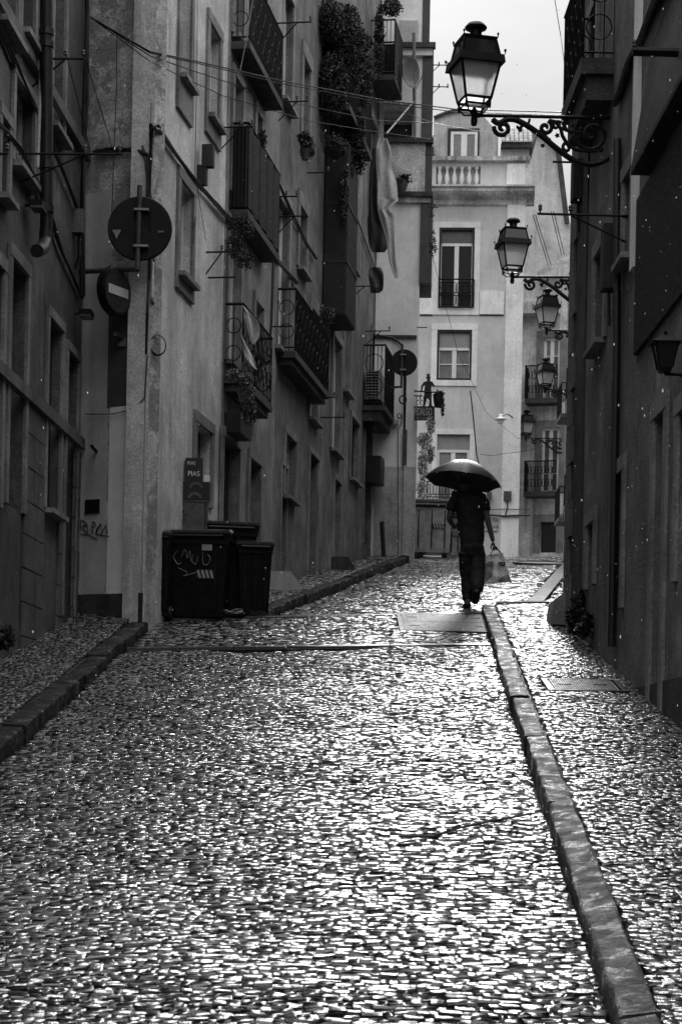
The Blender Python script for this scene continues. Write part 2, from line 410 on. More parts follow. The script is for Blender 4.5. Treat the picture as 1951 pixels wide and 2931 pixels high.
for i in near:
    o = bpy.data.objects.new('cobblestone', random.choice(protos)); COL.objects.link(o); o.parent = road
    o.location = (X[i], Y[i], Z[i]); o.rotation_euler = (math.atan(S1) + random.gauss(0, .045), random.gauss(0, .045), Rt[i]); o.scale = (Wd[i] / .085, Dp[i] / .075, 1)

cross = grid_sheet('raised_crossing', -3.0, 2.3, 19.4, 24.6, 22, 22, -.05, M['grit']); tag(cross, kind='structure')
for v in cross.data.vertices:
    if v.co.y > yedge(v.co.x) - .03: v.co.y = yedge(v.co.x) - .03; v.co.z = S1 * v.co.y - H1 - .05
arr = layout(lambda y: xs(LL, y), lambda y: xs(LR, y), 19.4, 24.4, .09, .08, .13)
arr = arr[(arr[:, 1] > yF(arr[:, 0]) + .1) & (arr[:, 1] < yedge(arr[:, 0]) - .17)]
cov = [on1(1140, 1812), on1(1430, 1808), on1(1405, 1757), on1(1145, 1760)]
cvx0, cvx1, cvy0, cvy1 = on1(1140, 1790).x, on1(1418, 1790).x, on1(1280, 1811).y, on1(1280, 1760).y
arr = arr[~((arr[:, 0] > cvx0 - .06) & (arr[:, 0] < cvx1 + .06) & (arr[:, 1] > cvy0 - .05) & (arr[:, 1] < cvy1 + .05))]
stones_mesh('crossing_setts', *lay('s', arr, .01, None, None, .4, .003), M['cobble'], cross)
def border(y_of, x0, x1, n, wid, lift, mat, parent, name, dep=.2):
    w = (x1 - x0) / n
    for i in range(n):
        a, b = x0 + i * w + .006, x0 + (i + 1) * w - .006
        mb = MB(); p = []
        for zz in (-dep, 0):
            for (x, yy) in ((a, y_of(a)), (b, y_of(b)), (b, y_of(b) + wid), (a, y_of(a) + wid)):
                p.append((x, yy, S1 * yy - H1 + lift + zz + random.uniform(-.004, .004)))
        mb.hexa(p).build(name, mat, parent)
border(lambda x: yedge(x) - .15, xs(LL, 22.8), xs(LR, 24) + .02, 7, .15, .015, M['slab'], cross, 'border_stone', .3)
border(lambda x: yF(x) - .05, xs(LL, 20), xs(LR, 20.8), 7, .05, .0, M['iron'], cross, 'drain_strip', .15)
border(lambda x: yF(x) + .01, xs(LL, 20), xs(LR, 20.8), 7, .1, .022, M['slab'], cross, 'border_stone', .15)

street2 = grid_sheet('upper_road', -3.0, 6.5, 22.6, 45, 20, 60, -.045, M['grit']); tag(street2, kind='structure')
for v in street2.data.vertices:
    if v.co.y < yedge(v.co.x) - .1: v.co.y = yedge(v.co.x) - .1; v.co.z = gnd(v.co.x, v.co.y + .11) - .1
arr = layout(lambda y: k2Lx(y) + .02, lambda y: min(WRx(22) + .02 + max(0, y - 23) * .155, k2Rx(y) + 2.2), 22.7, 43.5, .095, .08, .12, arc=.05)
arr = arr[(arr[:, 1] > yedge(arr[:, 0]) + .06) & (np.abs(arr[:, 0] - (np.array([k2Rx(y) for y in arr[:, 1]]) + .11)) > .17)]
stones_mesh('upper_cobblestones', *lay('s', arr, 0, None, None, .8, .003), M['cobble'], street2)
for i in range(20):           # flat dark drain band along the upper street's right side
    y0 = 24.6 + i * .9; mb = MB(); p = []
    for zz in (-.1, 0):
        for (x, y) in ((k2Rx(y0), y0), (k2Rx(y0) + .22, y0), (k2Rx(y0 + .88) + .22, y0 + .88), (k2Rx(y0 + .88), y0 + .88)): p.append((x, y, gnd(x, y) + .012 + zz))
    mb.hexa(p).build('gutter_stone', M['grit'], street2)

def kerb(name, xf, y0, y1, wid, lift, seglen, breaks=(), tilt=0.0, tilt_to=0.0):
    k = bpy.data.objects.new(name, None); COL.objects.link(k); k['kind'] = 'structure'; OFF[k.name] = Vector((0, 0, 0))
    y = y0
    while y < y1 - .2:
        nb_ = [b for b in breaks if b > y + .3]
        L_ = (nb_[0] - y) if nb_ else min(seglen * random.uniform(.75, 1.25), y1 - y); tz_ = tilt if y < tilt_to else random.uniform(-.004, .004)
        ya, yb = y + .015, y + L_ - .018; jit = random.uniform(-.014, .014); jz = random.uniform(-.014, .01)
        mb = MB(); nseg = 12
        prof = [(0, -.3), (0, lift - .022), (.006, lift - .006), (.02, lift), (wid - .015, lift + .002), (wid, lift - .01), (wid, -.3)]
        if wid < 0: prof = [(-a if a < .03 else a, z) for a, z in prof]; prof = [(0, -.3), (0, lift - .022), (-.006, lift - .006), (-.02, lift), (wid + .015, lift + .002), (wid, lift - .01), (wid, -.3)]
        pts = []
        for i in range(nseg + 1):
            yy = ya + (yb - ya) * i / nseg; xx = xf(yy) + jit
            for a, z in prof: pts.append((xx + a + random.gauss(0, .004), yy, gnd(xx, min(yy, yb)) + z + jz + (tz_ * a / abs(wid) if z > 0 else 0) + random.gauss(0, .003)))
        m_ = len(prof); fs = []
        for i in range(nseg):
            for q in range(m_ - 1): fs.append((i * m_ + q, i * m_ + q + 1, (i + 1) * m_ + q + 1, (i + 1) * m_ + q))
        fs += [tuple(range(m_)), tuple(nseg * m_ + q for q in range(m_))]
        mb.add(pts, fs).build('kerb_stone', M['kerb'], k, smooth=True); y += L_
    return k
kerb('right_kerb', lambda y: xs(LR, y), 5.0, 24.05, .165, .12, 2.6, (8.05, 12.3, 14.7, 16.6, 19.4), .028, 12.0)
kerb('left_kerb', lambda y: xs(LL, y), 10.5, 22.0, -.19, .115, 1.5)
kerb('upper_left_kerb', lambda y: k2Lx(y), 23.3, 43.0, -.18, .12, 1.6)

def pavement(name, xl, xr, y0, y1, lift, pitch=.05):
    n = 60; mb = MB(); pts = []; fs = []
    for i in range(n + 1):
        y = y0 + (y1 - y0) * i / n
        for x in (xl(y) - .02, xr(y) + .02): pts.append((x, y, gnd(x, y) + lift - .035))
    for i in range(n): fs.append((2 * i, 2 * i + 1, 2 * i + 3, 2 * i + 2))
    pv = mb.add(pts, fs).build(name, M['grit'], None, off=Vector((0, 0, 0))); tag(pv, kind='structure')
    arr = layout(xl, xr, y0, y1, pitch, pitch * .85, pitch * 1.35, skew=.12)
    if name == 'right_pavement':
        arr = arr[~((arr[:, 0] > px0) & (arr[:, 0] < px1) & (arr[:, 1] > py0) & (arr[:, 1] < py1))]
        arr = arr[arr[:, 1] < yedge(arr[:, 0]) - .1]
    stones_mesh('paving_stones', *lay('s', arr, lift, None, None, .5), M['cobble2'], pv); return pv
a_, b_ = on1(1560, 1978, .12), on1(1760, 1948, .12)
px0, px1, py0, py1 = a_.x, b_.x + .05, a_.y, on1(1700, 1945, .12).y
pvR = pavement('right_pavement', lambda y: xs(LR, y) + .18, lambda y: WRx(y), 5.0, 24.2, .12)
border(lambda x: yedge(x) - .12, xs(LR, 24) + .2, 2.6, 2, .14, .135, M['kerb'], pvR, 'edge_stone', .35)
pvL = pavement('left_pavement', lambda y: WLx(y) - .02, lambda y: xs(LL, y) - .21, 10.5, 22.15, .12)
pvU = pavement('upper_left_pavement', lambda y: W2x(y), lambda y: k2Lx(y) - .19, 22.9, 43.0, .11, .08)
# steel access covers
def cover(x0, x1, y0, y1, lift, label, ribs, panels):
    t = thing('access_cover', label, 'manhole cover', ((x0 + x1) / 2, (y0 + y1) / 2, gnd((x0 + x1) / 2, y0) + lift))
    def P(x, y, z): return (x, y, S1 * y - H1 + lift + z)
    def bx(mb, xa, xb, ya, yb, za, zb): mb.hexa([P(xa, ya, za), P(xb, ya, za), P(xb, yb, za), P(xa, yb, za), P(xa, ya, zb), P(xb, ya, zb), P(xb, yb, zb), P(xa, yb, zb)])
    mb = MB(); e = .05
    bx(mb, x0, x1, y0, y0 + e, -.1, .02); bx(mb, x0, x1, y1 - e, y1, -.1, .02); bx(mb, x0, x0 + e, y0 + e, y1 - e, -.1, .02); bx(mb, x1 - e, x1, y0 + e, y1 - e, -.1, .02)
    mb.build('cover_frame', M['iron'], t)
    for k in range(panels):
        ya = y0 + e + .008 + k * (y1 - y0 - 2 * e) / panels; yb = y0 + e - .004 + (k + 1) * (y1 - y0 - 2 * e) / panels
        mb = MB(); bx(mb, x0 + e + .008, x1 - e - .008, ya, yb, -.03, .006)
        o = mb.build('cover_plate', M['cover'], t)
        mb = MB()
        for i in range(ribs):
            xa = x0 + e + .02 + i * (x1 - x0 - 2 * e - .04) / ribs; w_ = (x1 - x0 - 2 * e - .04) / ribs * .55
            bx(mb, xa, xa + w_, ya + .015, yb - .015, .007, .02)
        mb.build('ribs', M['cover'], o)
        mb = MB(); bx(mb, x0 + .12, x0 + .24, (ya + yb) / 2 - .03, (ya + yb) / 2 + .03, .021, .027); mb.build('lifting_key_plate', M['iron'], o); mb = MB(); bx(mb, x1 - .26, x1 - .15, (ya + yb) / 2 - .03, (ya + yb) / 2 + .03, .021, .027); mb.build('lifting_key_plate', M['iron'], o)
cover(cvx0, cvx1, cvy0, cvy1, .0, 'large ribbed steel double cover set in the cobbled crossing in front of the walker', 44, 2)
cover(px0 + .03, px1 - .03, py0 + .03, py1 - .03, .11, 'rectangular ribbed cover let into the right hand pavement', 26, 1)

# ------------------------------------------------------------------ buildings
class Bld:
    def __init__(s, name, label, W, u0, u1, ztop, mat, off=0.0, reveal=.16, body=4.0, bu0=0.0, cat='building'):
        s.W = W; s.u0, s.u1, s.ztop, s.mat, s.off, s.reveal = u0, u1, ztop, mat, off, reveal
        s.zb = min(W.base(u0), W.base(u1)) - .4; s.holes = []
        p = W.P((u0 + u1) / 2, 0, off); s.root = thing(name, label, cat, (p.x, p.y, gnd(p.x, p.y)))
        s.body, s.bu0 = body, bu0
    def facade(s, W, u0, u1, z0, z1, holes, mat, off, reveal, name='wall'):
        us = sorted({u0, u1, *[h[0] for h in holes], *[h[1] for h in holes]}); zs = sorted({z0, z1, *[h[2] for h in holes], *[h[3] for h in holes]})
        us = [u for u in us if u0 - 1e-6 <= u <= u1 + 1e-6]; zs = [z for z in zs if z0 - 1e-6 <= z <= z1 + 1e-6]
        mb = MB()
        for i in range(len(us) - 1):
            for j in range(len(zs) - 1):
                um, zm = (us[i] + us[i + 1]) / 2, (zs[j] + zs[j + 1]) / 2
                if any(h[0] < um < h[1] and h[2] < zm < h[3] for h in holes): continue
                mb.quad(W.P(us[i], zs[j], off), W.P(us[i + 1], zs[j], off), W.P(us[i + 1], zs[j + 1], off), W.P(us[i], zs[j + 1], off))
        for (a, b, c, d) in holes:
            c = max(c, z0); d = min(d, z1)
            for (p, q) in (((a, c), (b, c)), ((b, c), (b, d)), ((b, d), (a, d)), ((a, d), (a, c))):
                mb.quad(W.P(p[0], p[1], off), W.P(q[0], q[1], off), W.P(q[0], q[1], off - reveal), W.P(p[0], p[1], off - reveal))
            mb.quad(W.P(a, c, off - reveal), W.P(b, c, off - reveal), W.P(b, d, off - reveal), W.P(a, d, off - reveal))
        for (p, q) in (((u0, z0), (u0, z1)), ((u0, z1), (u1, z1)), ((u1, z1), (u1, z0))):
            mb.quad(W.P(p[0], p[1], off), W.P(q[0], q[1], off), W.P(q[0], q[1], off - reveal - .1), W.P(p[0], p[1], off - reveal - .1))
        me = mb.build(name, mat, s.root)
        return me
    def win(s, box, style='window', **k):
        """box = (px near, px far, py top, py bottom) read at the near edge, on the facade"""
        W = k.pop('W', s.W); off = k.pop('off', s.off); holes = k.pop('holes', s.holes)
        u0, z1 = W.uz(box[0], box[2], off); _, z0 = W.uz(box[0], box[3], off); u1, _ = W.uz(box[1], (box[2] + box[3]) / 2, off)
        return s.opening(W, u0, u1, z0, z1, off, holes, style, **k)
    def opening(s, W, u0, u1, z0, z1, off, holes, style, sur=.12, smat=None, fmat=None, pmat=None, leaves=2, bars=(), sill=True, fw=.05, top=0, tmat=None, bottom=0, tops=None, hood=False):
        smat = smat or M['stone']; fmat = fmat or M['greypaint']; pmat = pmat or M['glass']
        holes.append((u0, u1, z0, z1)); rv = s.reveal; o0, o1 = off + .003, off + .035
        mb = MB()
        if sur > 0:
            ts = tops if tops is not None else sur
            mb.wbox(W, u0 - sur, u0, z0, z1, o0, o1).wbox(W, u1, u1 + sur, z0, z1, o0, o1).wbox(W, u0 - sur, u1 + sur, z1, z1 + ts, o0, o1 + .006)
            if bottom: mb.wbox(W, u0 - sur, u1 + sur, z0 - bottom, z0, o0, o1 + .003)
            nm = 'window' if style == 'window' else 'door'
            root = mb.build(nm, smat, s.root)
        else:
            root = MB().wbox(W, u0 + .002, u1 - .002, z0, z0 + .02, off - rv + .03, off - .01).build('window' if style == 'window' else 'door', smat, s.root)
        if sill and style == 'window': MB().wbox(W, u0 - sur * .6, u1 + sur * .6, z0 - .05, z0 + .003, off - .08, off + .12).build('sill', smat, root)
        f0, f1 = off - rv + .02, off - rv + .07
        if style == 'door':
            MB().wbox(W, u0, u1, z0, z1, off - rv + .005, off - rv + .03).build('door_leaf', pmat if pmat is not M['glass'] else M['door'], root)
            nb = max(2, int((u1 - u0) / .22)); mb = MB()
            for i in range(nb):
                a = u0 + .04 + i * (u1 - u0 - .05) / nb; b = a + (u1 - u0 - .05) / nb - .04
                for (za, zb) in ((.1, .42), (.47, .93)): mb.wbox(W, a, b, z0 + (z1 - z0) * za, z0 + (z1 - z0) * zb, off - rv + .031, off - rv + .045)
            mb.build('door_panel', pmat if pmat is not M['glass'] else M['door'], root)
            return (u0, u1, z0, z1)
        zt = z1 - top
        if top: MB().wbox(W, u0 + .02, u1 - .02, zt, z1, f0, f1 + .01).build('transom_panel', tmat or M['transom'], root)
        mb = MB(); mb.wbox(W, u0, u0 + fw, z0, z1, f0, f1).wbox(W, u1 - fw, u1, z0, z1, f0, f1).wbox(W, u0 + fw, u1 - fw, z0, z0 + fw, f0, f1).wbox(W, u0 + fw, u1 - fw, zt - fw, zt, f0, f1 + .012)
        for i in range(1, leaves):
            uu = u0 + (u1 - u0) * i / leaves; mb.wbox(W, uu - fw * .8, uu + fw * .8, z0 + fw, zt - fw, f0, f1 + .004)
        for bz in bars:
            zz = z0 + (zt - z0) * bz
            mb.wbox(W, u0 + fw, u1 - fw, zz - .015, zz + .015, f0 + .002, f1 - .01)
        mb.build('frame', fmat, root)
        zs = [z0 + fw] + [z0 + (zt - z0) * b for b in bars] + [zt - fw]
        for i in range(leaves):
            a = u0 + (u1 - u0) * i / leaves + fw * .8; b = u0 + (u1 - u0) * (i + 1) / leaves - fw * .8
            for j in range(len(zs) - 1):
                MB().wbox(W, a, b, zs[j] + .016, zs[j + 1] - .016, f0 + .004, f0 + .012).build('pane', pmat, root)
        return (u0, u1, z0, z1)
    def part(s, mb, name, mat, parent=None, smooth=False): return mb.build(name, mat, parent or s.root, smooth)
    def finish(s):
        s.wall = s.facade(s.W, s.u0, s.u1, s.zb, s.ztop, s.holes, s.mat, s.off, s.reveal)
        mb = MB().wbox(s.W, s.u0 + s.bu0, s.u1 - .01, s.zb, s.ztop - .02, s.off - s.reveal - .02, s.off - s.body)
        s.part(mb, 'rear_block', s.mat)
    def balcony(s, pxn, pxf, pyf, d, rail=.95, W=None, slab=.1, dense=.1, under=.0, net=None, scroll=False, smat=None, label=None):
        W = W or s.W; off = s.off
        u0, z = W.uz(pxn, pyf, off); u1, _ = W.uz(pxf, pyf - (0), off)
        u1 = W.uz(pxf, pyf, off)[0]
        mb = MB().wbox(W, u0, u1, z - slab, z, off - .05, off + d)
        if under: mb.wbox(W, u0 + .05, u1 - .05, z - slab - under, z - slab + .001, off - .05, off + d * .8)
        b = s.part(mb, 'balcony', smat or M['plinth'])
        mb = MB(); r = .012
        loop = [W.P(u0 + .02, 0, off), W.P(u0 + .02, 0, off + d - .02), W.P(u1 - .02, 0, off + d - .02), W.P(u1 - .02, 0, off)]
        for zz, rr in ((z + rail, .02), (z + .06, r)):
            for i in range(3):
                a, c = loop[i].copy(), loop[i + 1].copy(); a.z = c.z = zz; mb.tube([a, c], rr, 4)
        for i in range(3):
            a, c = loop[i], loop[i + 1]; n = max(2, int((c - a).length / dense))
            for k in range(n + 1):
                p = a.lerp(c, k / n); mb.tube([p + Vector((0, 0, z)), p + Vector((0, 0, z + rail))], .007, 4, caps=False)
            if scroll:
                n = max(1, int((c - a).length / .3)); wv = (c - a) / n
                for k in range(n):
                    cc = a + wv * (k + .5); rad = min(wv.length * .42, .2)
                    for zc in (z + rail * .7, z + rail * .32):
                        mb.tube([cc + wv.normalized() * math.cos(t) * rad + Vector((0, 0, zc + math.sin(t) * rad)) for t in np.linspace(0, 6.28, 13)], .008, 4, caps=False)
        s.part(mb, 'railing', M['iron'], b)
        if net:
            mb = MB()
            for i in range(1, 3) if net == 'side' else range(3):
                a, c = loop[i], loop[i + 1]; n = 14; o = len(mb.v); vs = []; fs = []
                nn = (c - a).cross(Vector((0, 0, 1))).normalized()
                for k in range(n + 1):
                    p = a.lerp(c, k / n) + nn * (.02 * math.sin(k * 2.1) + .008)
                    vs += [p + Vector((0, 0, z + .03)), p + Vector((0, 0, z + rail * .97))]
                fs = [(2 * k, 2 * k + 2, 2 * k + 3, 2 * k + 1) for k in range(n)]
                vs2 = [v + nn * .006 for v in vs]; mb.add(vs + vs2, fs + [tuple(q + len(vs) for q in f) for f in fs])
            s.part(mb, 'privacy_cloth', M['netting'], b)
        return u0, u1, z, b

# --- near left building ------------------------------------------------------
WL = Wall((WLx(10), 10), (WLx(22.05), 22.05))
B1 = Bld('town_house', 'dark stone fronted house closest on the left, with drainpipe and tall doors', WL, 0, WL.L, 17, M['oldstucco'], body=5)
k = dict(fmat=M['greypaint'], sur=.1)
B1.win((0, 48, -330, 60), **k); B1.win((66, 98, -420, 100), pmat=M['glass'], **k)
B1.win((152, 184, -320, 372), pmat=M['glassl'], **k)
B1.win((40, 92, 215, 470), pmat=M['glassl'], **k)
B1.win((0, 20, 330, 560), **k)
B1.win((30, 68, 735, 1450), 'door', sur=.12)
B1.win((-60, 0, 700, 1420), 'door', sur=.12)
B1.win((137, 170, 905, 1462), pmat=M['glass'], fmat=M['blackpaint'], sur=.1)
B1.win((191, 214, 1000, 1768), 'door', sur=.09, pmat=M['door2'])
B1.finish()
for (a, b, c) in ((0, WL.L, 3.6), (0, WL.L, 6.9)):
    B1.part(MB().wbox(WL, a, b, c, c + .12, .002, .07), 'string_course', M['darkstone'])
# dressed blocks between the openings, joints left open
ublk = []
for (pa, pb) in ((72, 132), (172, 189), (214, 232)):
    ua = WL.uz(pa, 1100)[0]; ub = WL.uz(pb, 1100)[0]; z0 = WL.base(ua) - .1; z = z0; j = 0
    while z < 3.55:
        n = 1 if ub - ua < .8 else 2; h = .34
        cuts = [ua, ub] if n == 1 else [ua, ua + (ub - ua) * (.42 if j % 2 else .58), ub]
        for a, b in zip(cuts[:-1], cuts[1:]):
            B1.part(MB().wbox(WL, a + .006, b - .006, z + .007, min(z + h, 3.58) - .006, .002, .016 + random.uniform(0, .01)), 'stone_block', M['darkstone'])
        z += h; j += 1
mb = MB()
pp = [WL.pt(134, -420, .16), WL.pt(134, 620, .16), WL.pt(131, 690, .16), WL.pt(122, 712, .2), WL.pt(106, 718, .28)]
dp = B1.part(mb.tube(pp, .065, 10), 'drainpipe', M['pipe'], smooth=True)
for py in (92, 128, 475, 600, 672):
    c = WL.pt(134, py, .16); B1.part(MB().tube([c - Vector((0, 0, .03)), c + Vector((0, 0, .03))], .076, 10), 'pipe_collar', M['pipe'], dp)
B1.part(MB().tube([WL.pt(119, -380, .1), WL.pt(118, 200, .1), WL.pt(108, 480, .1)], .018, 8), 'wet_highlight_tube', M['aircon'], smooth=True)  # pale tube added as the bright wet highlight beside the drainpipe

# --- corner house: flank facing the camera and long street front ---------------
W2 = Wall(PL0[:2], PL1[:2])
F1 = Wall((-3.35, 22.28), (-2.24, 21.6))
def u2(px, py=900): return W2.uz(px, py)[0]
uA, uB, uC, uD, uE = 0.0, u2(638), u2(789), u2(925), W2.L
B2 = Bld('corner_house', 'pale plastered corner house with round signs on its flank, behind the rubbish bins', W2, uA, uB, 17.5, M['beige'], bu0=.75, body=5)
k = dict(fmat=M['white'], sur=.13, fw=.035)
B2.win((519, 544, -140, 225), bottom=.42, pmat=M['glassl'], **k)
B2.win((597, 624, 62, 335), bottom=.25, **k)
B2.win((513, 546, 512, 785), bottom=.2, **k)
B2.win((559, 600, 1207, 1430), 'door', sur=.13, pmat=M['door2'])
B2.finish()
def F1z(py): return F1.uz(330, py)[1]
def F1u(px, py=1000): return F1.uz(px, py)[0]
zb = F1.base(1.0) - .3
fl = B2.facade(F1, 0, F1.L, zb, 17.5, [], M['peeling'], 0, .1, 'flank_wall')
def fpanel(x0, x1, y0, y1, mat, name, o=.012):
    u0_, u1_ = F1u(x0, (y0 + y1) / 2), F1u(x1, (y0 + y1) / 2)
    return B2.part(MB().wbox(F1, u0_, u1_, F1.uz(x0, y1)[1], F1.uz(x0, y0)[1], .002, o), name, mat)
fpanel(235, 311, 560, 1702, M['patchmid'], 'render_panel'); fpanel(312, 404, 832, 1168, M['patchdark'], 'cement_patch', .014)
fpanel(312, 396, 1168, 1702, M['patchlight'], 'fresh_render_panel', .016); fpanel(225, 410, 1704, 1800, M['plinth'], 'plinth', .03)
fpanel(404, 424, 300, 1704, M['patchmid'], 'corner_band', .02)
fpanel(248, 288, 1432, 1471, M['iron'], 'vent_grille', .03)

# --- street front houses up the hill on the left ---------------------------------
B3 = Bld('town_house', 'grey narrow house with three small iron balconies, next up from the pale corner house', W2, uB, uC, 17.6, M['plasterc'], off=.015)
k = dict(fmat=M['white'], sur=.12, fw=.04, bars=(.5,))
B3.win((673, 694, -260, 112), **k); B3.win((668, 689, 215, 560), **k); B3.win((731, 744, 318, 500), **k)
B3.win((655, 684, 640, 1040), **k); B3.win((728, 748, 860, 1010), **k); B3.win((742, 760, -60, 90), **k)
B3.win((637, 677, 1250, 1800), 'door', sur=.14); B3.win((712, 739, 1310, 1690), 'door', sur=.12)
B3.finish()
b31 = B3.balcony(661, 763, 118, .26, dense=.07, scroll=True); b32 = B3.balcony(655, 752, 600, .26, net='all', rail=1.15); b33 = B3.balcony(640, 730, 1075, .26, scroll=True, under=.1)
B4 = Bld('town_house', 'darker pebbled house with large balcony below hanging greenery on the left', W2, uC, uD, 15.6, M['plasterd'], off=-.01)
k = dict(fmat=M['white'], sur=.14, fw=.045, bars=(.4,), tops=.22)
B4.win((811, 834, -40, 290), **k); B4.win((866, 884, 160, 400), **k); B4.win((793, 822, 560, 1000), leaves=2, **k); B4.win((855, 874, 585, 770), **k)
B4.win((889, 908, 880, 1200), leaves=2, **k); B4.win((815, 842, 1240, 1420), pmat=M['glass'], fmat=M['greypaint'], sur=.12)
B4.win((804, 815, 1330, 1690), 'door', sur=.06); B4.win((884, 905, 1295, 1640), 'door', sur=.1); 
B4.finish()
b41 = B4.balcony(792, 896, 1005, .29, scroll=True, under=.1, dense=.07)
B5 = Bld('town_house', 'tall worn house with light rendered flank, big hanging plants and air conditioner', W2, uD, uE, 16.6, M['plastere'], off=.0, bu0=.0, body=3.2)
k = dict(fmat=M['white'], sur=.13, fw=.05, bars=(.5,))
B5.win((938, 957, 330, 420), pmat=M['glassl'], **k); B5.win((1058, 1074, 330, 640), leaves=1, **k); B5.win((985, 1000, 880, 1120), **k); B5.win((1062, 1074, 950, 1180), leaves=1, **k)
B5.win((952, 972, 960, 1290), **k); B5.win((1003, 1024, 1190, 1370), 'window', pmat=M['glass'], fmat=M['blackpaint'], sur=.1); B5.win((955, 970, 1370, 1600), 'door', sur=.1); B5.win((1043, 1058, 1215, 1560), 'door', sur=.08)
B5.win((1000, 1016, 560, 760), **k); B5.win((938, 960, 0, 120), pmat=M['glassl'], **k)
B5.finish()
b51 = B5.balcony(1036, 1078, 1160, .46, scroll=True, under=.2, rail=1.2, dense=.07); b52 = B5.balcony(1058, 1082, 215, .5, rail=1.1, net='side', dense=.08); b53 = B5.balcony(918, 990, 300, .5, rail=1.0)
F5 = Wall((.52, 39.74), (1.42, 39.70))
def f5(x0, x1, y0, y1, mat, name, o0=.002, o1=.03, parent=None):
    return B5.part(MB().wbox(F5, F5.uz(x0, (y0 + y1) / 2)[0], F5.uz(x1, (y0 + y1) / 2)[0], F5.uz(x0, y1)[1], F5.uz(x0, y0)[1], o0, o1), name, mat, parent)
zb5 = F5.base(.5) - .6
winh = (F5.uz(1097, 350)[0], F5.uz(1180, 350)[0], F5.uz(1097, 400)[1], F5.uz(1097, 308)[1])
B5.facade(F5, 0, F5.L, zb5, 16.6, [winh], M['flank'], 0, .35, 'flank_wall')
B5.part(MB().wbox(F5, 0.0, F5.L - .01, zb5, 16.58, -.4, -3.0), 'rear_block', M['flank'])
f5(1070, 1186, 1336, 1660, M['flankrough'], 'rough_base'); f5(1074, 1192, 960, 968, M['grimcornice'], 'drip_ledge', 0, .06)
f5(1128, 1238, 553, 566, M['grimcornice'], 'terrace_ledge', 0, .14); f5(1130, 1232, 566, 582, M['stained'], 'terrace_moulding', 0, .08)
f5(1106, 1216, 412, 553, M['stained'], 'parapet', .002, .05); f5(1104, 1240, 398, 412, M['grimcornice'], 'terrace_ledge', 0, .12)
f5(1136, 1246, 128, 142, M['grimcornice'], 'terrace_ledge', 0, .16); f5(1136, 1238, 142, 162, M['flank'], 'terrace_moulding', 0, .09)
mb = MB().wbox(F5, F5.uz(1201, 700)[0], F5.uz(1236, 700)[0], F5.uz(1200, 812)[1], F5.uz(1200, 567)[1], -1.2, .05)
B5.part(mb, 'projecting_bay', M['patchdark'])
mb = MB().wbox(F5, F5.uz(1208, 480)[0], F5.uz(1236, 480)[0], F5.uz(1200, 552)[1], F5.uz(1200, 413)[1], -1.2, .03)
B5.part(mb, 'projecting_bay', M['patchdark'])
mb = MB().wbox(F5, F5.uz(1207, 280)[0], F5.uz(1238, 280)[0], F5.uz(1200, 397)[1], F5.uz(1200, 143)[1], -1.2, .03)
B5.part(mb, 'projecting_bay', M['patchdark'])
mb = MB().wbox(F5, F5.uz(1208, 60)[0], F5.uz(1229, 60)[0], F5.uz(1200, 127)[1], 17.0, -1.2, .02)
B5.part(mb, 'projecting_bay', M['patchdark'])
f5(1142, 1196, 62, 128, M['farmid'], 'roof_parapet', .002, .07)
# little tiled hood over the flank window
mb = MB()
for i in range(7):
    a = winh[0] - .03 + i * .1; c = F5.P(a + .05, winh[3] + .1, -.05); e = F5.P(a + .05, winh[3] - .02, .2)
    mb2 = MB().tube([c, e], .05, 8); B5.part(mb2, 'roof_tile', M['tile'])
MB().wbox(F5, winh[0], winh[1], winh[2], winh[3] - .25, -.34, -.3).build('window_board', M['door'], B5.root)
f5(1098, 1178, 330, 338, M['greypaint'], 'window_lintel', -.28, -.2)

# --- right hand houses ---------------------------------------------------------
WR = Wall((WRx(8), 8), (WRx(22.2), 22.2), -1)
def uR(px, py=1200): return WR.uz(px, py)[0]
uq = uR(1668, 1400)
B6 = Bld('town_house', 'black looking wet house filling the right edge, with tall dark doorways', WR, 0, uq, 11.5, M['rightwall'], body=5)
k = dict(fmat=M['greypaint'], sur=.14, smat=M['stone'])
B6.win((1735, 1706, 690, 962), **k); B6.win((1712, 1690, 0, 230), leaves=2, **k)
B6.win((1704, 1684, 1490, 1672), 'door', **k); B6.win((1787, 1764, 1345, 1738), 'door', **k); B6.win((1908, 1871, 1172, 2060), 'door', **k); B6.win((1985, 1944, 1150, 1640), 'door', **k)
B6.win((1812, 1790, 480, 720), **k)
B6.finish()
B6.part(MB().tube([WR.pt(1766, 400, .05), WR.pt(1764, 1000, .05), WR.pt(1750, 1850, .05)], .04, 8), 'drainpipe', M['pipe'], smooth=True)
B6.part(MB().wbox(WR, uR(1832, 400), uR(1822, 400), WR.uz(1820, 770)[1], 11.5, .002, .05), 'pilaster', M['stonel'])
B6.part(MB().wbox(WR, 0, uR(1834, 400), WR.uz(1870, 955)[1], WR.uz(1870, 505)[1], .002, .035), 'dark_wall_panel', M['iron'])  # thin black panel over the near end of the upper wall
B6.part(MB().wbox(WR, 0, uq, WR.base(6) - .3, WR.base(6) + .75, .002, .02), 'plinth', M['plinth'])
